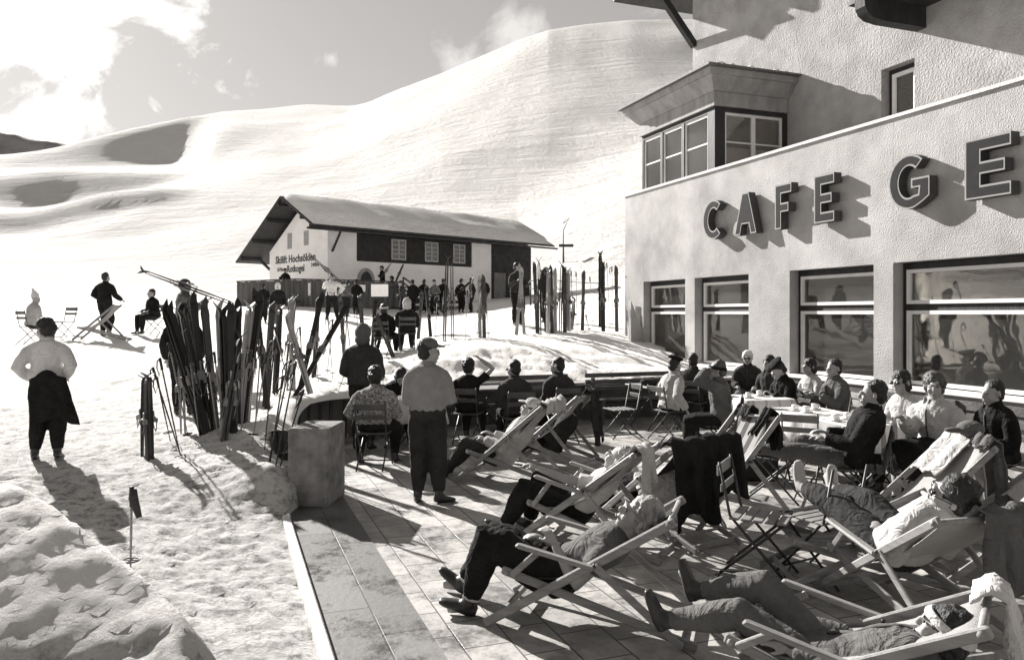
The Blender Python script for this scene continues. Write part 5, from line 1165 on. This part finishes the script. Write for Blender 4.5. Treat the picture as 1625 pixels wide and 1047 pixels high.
# ------------------------------------------------------------------ skis and poles
SKD = mat('dark lacquered ski', .02, .55, .3, 5, spec=.25); SKM = mat('brown ski', .06, .55, .4, 5, spec=.25); SKL = mat('pale ski base', .30, .45, .15, 4, spec=.4)
STEEL = mat('steel binding', .18, .35, .2, 9, metal=.7); BAMB = mat('bamboo', .22, .5, .3, 12, spec=.4)
LEATH = mat('leather strap', .03, .6, .3, 9)
def ski_mesh(length, m, name='ski'):
    f = MB(); n = 26; g = []
    prof = []
    for i in range(n + 1):
        q = i / n; z = length * q; w = .043 - .006 * math.sin(math.pi * min(1, q / .86)) * 1.0; y = 0; t = .006 + .009 * math.sin(math.pi * min(1, max(0, q / .9)))
        if q > .88:
            s_ = (q - .88) / .12; y = .11 * s_ * s_; w = .046 * math.sqrt(max(.0, 1 - (max(0, s_ - .25) / .75) ** 2.2)) + .004; z = length * (.88 + .12 * s_ * (1 - .10 * s_))
        prof.append((z, y, w, t))
    vs = []; fs = []
    for z, y, w, t in prof: vs += [V(-w, y - t, z), V(w, y - t, z), V(w, y + t, z), V(-w, y + t, z)]
    for i in range(n):
        for k in range(4): a = i * 4 + k; b = i * 4 + (k + 1) % 4; fs.append((a, b, b + 4, a + 4))
    fs.append((3, 2, 1, 0)); fs.append(tuple(n * 4 + k for k in range(4))); f.add(vs, fs)
    return f.build(name, m)
PROTO = {}
def ski_pair(a, b, tone, label, group='ski pairs stuck in the snow', roll=None, spread=.0, single=False):
    """a = tail point, b = tip point"""
    d = b - a; ln = d.length; roll = rnd.uniform(-.9, .9) if roll is None else roll
    root = empty('ski_pair', a); tag(root, label, 'skis', group)
    q = d.to_track_quat('Z', 'Y'); root.rotation_mode = 'QUATERNION'
    from mathutils import Quaternion
    root.rotation_quaternion = q @ Quaternion((0, 0, 1), roll)
    key = (tone, 'k')
    if key not in PROTO:
        o = ski_mesh(2.05, {'d': SKD, 'm': SKM, 'l': SKL}[tone]); bd = MB()
        bd.box(V(0, -.028, 1.02), (.092, .03, .12), bev=.006); bd.box(V(-.050, -.035, 1.0), (.012, .05, .09)); bd.box(V(.050, -.035, 1.0), (.012, .05, .09)); bd.tube([V(-.050, -.045, .99), V(-.035, -.05, .84), V(0, -.055, .76), V(.035, -.05, .84), V(.050, -.045, .99)], [.006] * 5, 6); bd.box(V(0, -.03, 1.12), (.03, .02, .16), bev=.004)
        b_ = bd.build('binding', STEEL, o); C.objects.unlink(o); C.objects.unlink(b_); PROTO[key] = (o, b_)
    po, pb = PROTO[key]; s_ = ln / 2.05
    for i, sg in enumerate((1,) if single else (1, -1)):
        o = po.copy(); C.objects.link(o); o.parent = root; o.scale = (1, 1, s_); o.rotation_euler = (spread * sg * .5, 0, 0 if sg == 1 else math.pi); o.location = (0, -.010 * sg if not single else 0, 0 if i == 0 else -.02)
        if i: o.location.y += .03; 
        c = pb.copy(); C.objects.link(c); c.parent = o
    f = MB(); f.tube([V(.045, .035 * math.sin(t), .0) if 0 else V(.052 * math.cos(t), .034 * math.sin(t) + .006, ln * .62) for t in [k_ * math.pi / 5 for k_ in range(10)]], [.006] * 10, 6, closed=True); f.build('strap', LEATH, root)
    return root
def pole(a, b, label, group='ski poles stuck in the snow', m=None, basket=.12):
    d = b - a; ln = d.length; root = empty('ski_pole', a); tag(root, label, 'ski pole', group); root.rotation_mode = 'QUATERNION'; root.rotation_quaternion = d.to_track_quat('Z', 'Y')
    f = MB(); f.tube([V(0, 0, 0), V(0, 0, ln * .5), V(0, 0, ln)], [.005, .0095, .0085], 8); f.build('shaft', m or BAMB, root)
    f = MB(); f.tube([V(0, 0, ln - .13), V(0, 0, ln - .02), V(0, 0, ln + .015)], [.0145, .0165, .018], 8); gr = f.build('grip', LEATH, root)
    f = MB(); f.tube([V(0, 0, ln), V(.05, .01, ln - .02), V(.075, .01, ln - .11), V(.055, 0, ln - .2), V(.02, 0, ln - .12)], [(.010, .003)] * 5, 6); f.build('wrist_strap', LEATH, gr)
    f = MB(); f.tube([V(.06 * math.cos(t), .06 * math.sin(t), basket) for t in [k_ * math.pi / 6 for k_ in range(12)]], [.006] * 12, 6, closed=True); f.tube([V(-.06, 0, basket), V(.06, 0, basket)], [.004] * 2, 6); f.tube([V(0, -.06, basket), V(0, .06, basket)], [.004] * 2, 6); f.build('basket', LEATH, root)
ORD = ['first', 'second', 'third', 'fourth', 'fifth', 'sixth', 'seventh', 'eighth', 'ninth', 'tenth', 'eleventh', 'twelfth', 'thirteenth', 'fourteenth', 'fifteenth', 'sixteenth', 'seventeenth', 'eighteenth', 'nineteenth', 'twentieth', 'twenty-first', 'twenty-second']
TN = {'d': 'dark', 'm': 'brown', 'l': 'pale'}
def planted(bx, by, tx, ty, Y, dY=0.0, sink=.12):
    """foot pixel at depth Y on the snow; tip pixel at depth Y+dY"""
    a = at(bx, Y); g_ = gz(a.x, a.y); a = ray(bx, by, Y); a.z = min(a.z, g_ + .05) if a.z > g_ + .05 else a.z
    b = ray(tx, ty, Y + dY); d = (b - a).normalized(); return a - d * sink, b
# left rack
LR = [  # bx, by, tx, ty, Y, dY, tone
 (332, 722, 256, 476, 10.0, .4, 'd'), (336, 715, 264, 478, 10.1, .3, 'd'), (330, 712, 305, 462, 10.3, .2, 'd'), (345, 716, 322, 470, 10.2, .5, 'm'), (289, 696, 283, 520, 10.4, .0, 'l'), (316, 672, 276, 478, 11.0, .3, 'l'),
 (358, 724, 345, 472, 10.0, .4, 'l'), (373, 728, 367, 474, 9.9, .1, 'd'), (369, 726, 375, 480, 10.05, .3, 'd'), (350, 742, 385, 520, 9.6, .5, 'm'), (386, 672, 415, 462, 10.9, .3, 'd'), (382, 668, 398, 474, 10.8, .2, 'l'), (392, 664, 408, 478, 11.0, .2, 'l'),
 (340, 720, 292, 470, 10.15, .5, 'd'), (326, 700, 286, 482, 10.6, .3, 'd'), (361, 730, 352, 480, 9.95, .2, 'd'), (378, 700, 378, 470, 10.6, .2, 'd'),
 (424, 622, 404, 455, 12.4, .2, 'd'), (421, 612, 432, 478, 12.6, .4, 'm')]
LR.sort(key=lambda q: q[2])
for i, q in enumerate(LR):
    a, b = planted(*q[:6]); lean = 'leaning left' if q[2] < q[0] - 12 else 'leaning right' if q[2] > q[0] + 8 else 'upright'
    ski_pair(a, b, q[6], '%s ski pair %s in the left rack, %s from the left' % (TN[q[6]], lean, ORD[i]), group='ski pairs of the left rack')
MR = [(475, 592, 513, 462, 13.2, .4, 'd'), (470, 595, 556, 476, 13.0, .9, 'd'), (492, 601, 452, 494, 13.0, .4, 'l'), (464, 580, 461, 470, 13.6, .2, 'l'), (455, 585, 470, 462, 13.8, .2, 'm'), (548, 560, 540, 470, 17.0, .2, 'm'), (622, 560, 596, 498, 18.6, .3, 'm'), (578, 545, 570, 466, 19.5, .1, 'm'), (590, 540, 597, 470, 20, .1, 'd'), (498, 575, 505, 470, 15.5, .2, 'd'), (438, 600, 446, 480, 13.4, .2, 'd'), (683, 530, 676, 452, 21, .1, 'd'), (664, 528, 670, 462, 21.5, .1, 'm')]
MR.sort(key=lambda q: q[2])
for i, q in enumerate(MR):
    a, b = planted(*q[:6]); lean = 'leaning left' if q[2] < q[0] - 12 else 'leaning right' if q[2] > q[0] + 8 else 'upright'
    ski_pair(a, b, q[6], '%s ski pair %s before the board fence, %s from the left' % (TN[q[6]], lean, ORD[i]), group='ski pairs before the board fence')
RR = [(706, 535, 711, 402, 19.5, .0, 'd'), (717, 536, 716, 406, 19.6, .0, 'd'), (762, 541, 761, 436, 19.0, .1, 'l'), (769, 546, 767, 434, 18.9, .1, 'm'), (819, 537, 829, 424, 19.6, .3, 'l'), (832, 533, 826, 428, 19.8, .3, 'l'), (853, 533, 848, 414, 20.0, .1, 'm'), (856, 533, 854, 406, 19.9, .0, 'd'),
 (867, 530, 860, 424, 20.2, .1, 'd'), (870, 530, 871, 424, 20.0, .2, 'l'), (876, 530, 874, 420, 20.1, .2, 'm'), (881, 529, 880, 424, 20.2, .2, 'l'), (890, 526, 892, 412, 20.4, .0, 'd'), (897, 526, 896, 420, 20.3, .1, 'm'), (902, 524, 901, 424, 20.5, .1, 'l'), (924, 524, 926, 428, 20.6, .1, 'm')]
RR.sort(key=lambda q: q[2])
for i, q in enumerate(RR):
    a, b = planted(*q[:6]); ski_pair(a, b, q[6], '%s ski pair in the long row on the snow bank, %s from left' % (TN[q[6]], ORD[i]), group='ski pairs in the row on the snow bank')
for q, lb in (((952, 505, 952, 396, 22.0, 0, 'd'), 'tall dark ski pair standing apart near the cafe corner'), ((958, 531, 957, 412, 20.4, .1, 'd'), 'dark ski pair in front of the tallest pair near the cafe corner'), ((979, 524, 978, 420, 20.6, .1, 'm'), 'brown ski pair nearest the cafe corner'), ((908, 520, 912, 470, 20.8, .2, 'd'), 'short dark ski pair half sunk at the end of the row')):
    a, b = planted(*q[:6]); ski_pair(a, b, q[6], lb, group='ski pairs near the cafe corner')
# skis held or carried
ski_pair(ray(366, 482, 15.2), ray(218, 428, 16.2), 'd', 'long dark ski pair carried over the shoulder behind the left rack', group='carried skis', roll=.3)
ski_pair(ray(545, 452, 28.2), ray(490, 404, 28.9), 'm', 'ski pair on the shoulder of the skier in the white jacket', group='carried skis', roll=.3)
ski_pair(ray(604, 444, 41.6), ray(623, 414, 41.4), 'm', 'ski pair held upright beside the arched door', group='carried skis')
ski_pair(ray(628, 448, 41), ray(641, 418, 41), 'm', 'ski pair held above the stair right of the arched door', group='carried skis')
ski_pair(ray(705, 500, 38), ray(690, 466, 38.6), 'd', 'dark ski pair leaning left beside the leftmost skier at the hut', group='carried skis')
ski_pair(ray(722, 470, 38.6), ray(748, 446, 38), 'd', 'ski pair carried slanting by a skier at the hut', group='carried skis')
ski_pair(ray(742, 492, 38), ray(752, 436, 37.8), 'm', 'ski pair held upright by the tallest skier at the hut', group='carried skis')
ski_pair(ray(685, 480, 38), ray(696, 500, 37), 'd', 'ski pair lying against the stair', group='carried skis')
# poles
PG = 'ski poles beside the concrete block'
for i, q in enumerate([(413, 796, 461, 573, 8.1, .4), (427, 794, 469, 576, 8.0, .4), (424, 765, 449, 598, 8.4, .2), (434, 775, 481, 620, 8.2, .2), (420, 700, 436, 540, 9.0, .2)]):
    a, b = planted(*q, sink=.02); pole(a, b, 'dark ski pole leaning right beside the concrete block, %s from the left' % ORD[i], PG, m=LEATH)
for i, q in enumerate([(227, 728, 228, 590, 9.4, .1), (240, 740, 236, 588, 9.2, .1)]):
    a, b = planted(*q, sink=.02)
    r_ = ski_pair(a, b, 'd', 'short dark child ski pair standing left of the rack, %s one' % ('left', 'right')[i], group='short skis left of the rack', roll=1.4 * (1 - 2 * i))
for i, q in enumerate([(292, 740, 243, 585, 9.2, .3), (289, 736, 254, 570, 9.2, .2), (270, 690, 249, 600, 9.8, .2), (318, 705, 300, 560, 10, .1), (300, 700, 268, 545, 10.2, .2), (352, 735, 330, 575, 9.8, .1), (380, 712, 396, 560, 9.9, .1), (404, 690, 414, 548, 10.2, .1), (362, 738, 340, 560, 9.7, .2), (400, 700, 424, 560, 9.4, .1)]):
    a, b = planted(*q, sink=.02); pole(a, b, 'ski pole leaning at the left rack, %s from the left' % ORD[i], 'ski poles of the left rack', m=LEATH if i < 3 else BAMB)
a = at(207, 5.6); gg = gz(a.x, a.y); pole(V(a.x, a.y, gg), ray(209, 775, 5.6) + V(0, 0, 0), 'pale ski pole planted alone behind the snow heap in the foreground', 'ski poles standing alone')
f = MB(); c = ray(211, 776, 5.58); f.tube([c, c + V(.012, -.01, -.08), c + V(.05, -.01, -.20)], [(.028, .012), (.035, .014), (.022, .01)], 10); f.tube([c, c + V(-.004, 0, -.08)], [(.026, .012), (.03, .012)], 10); tag(f.build('mitten', DGR), 'dark mitten hanging from the pole in the foreground', 'mitten')
for i, q in enumerate([(519, 575, 528, 508, 15, .2), (505, 590, 499, 520, 14.4, .1), (545, 575, 551, 500, 15.4, .1), (560, 572, 549, 496, 15.4, .1), (538, 600, 560, 560, 13.6, .1), (462, 610, 436, 520, 13.0, .2), (775, 535, 771, 458, 18.8, .1), (757, 530, 764, 452, 18.8, .1), (910, 520, 906, 430, 20.5, 0), (916, 520, 914, 432, 20.5, 0), (940, 500, 936, 440, 22, 0), (968, 515, 963, 418, 21, .1), (972, 520, 971, 424, 21, .1), (936, 528, 930, 500, 20.4, .1), (482, 598, 476, 520, 13.4, .1), (528, 590, 520, 500, 14.6, .1), (570, 560, 566, 490, 16.5, .1), (690, 545, 694, 470, 18.4, .1), (738, 540, 742, 462, 18.8, .1)]):
    a, b = planted(*q, sink=.02); pole(a, b, 'thin ski pole between fence and cafe corner, %s from the left' % ORD[i], 'ski poles between fence and cafe')
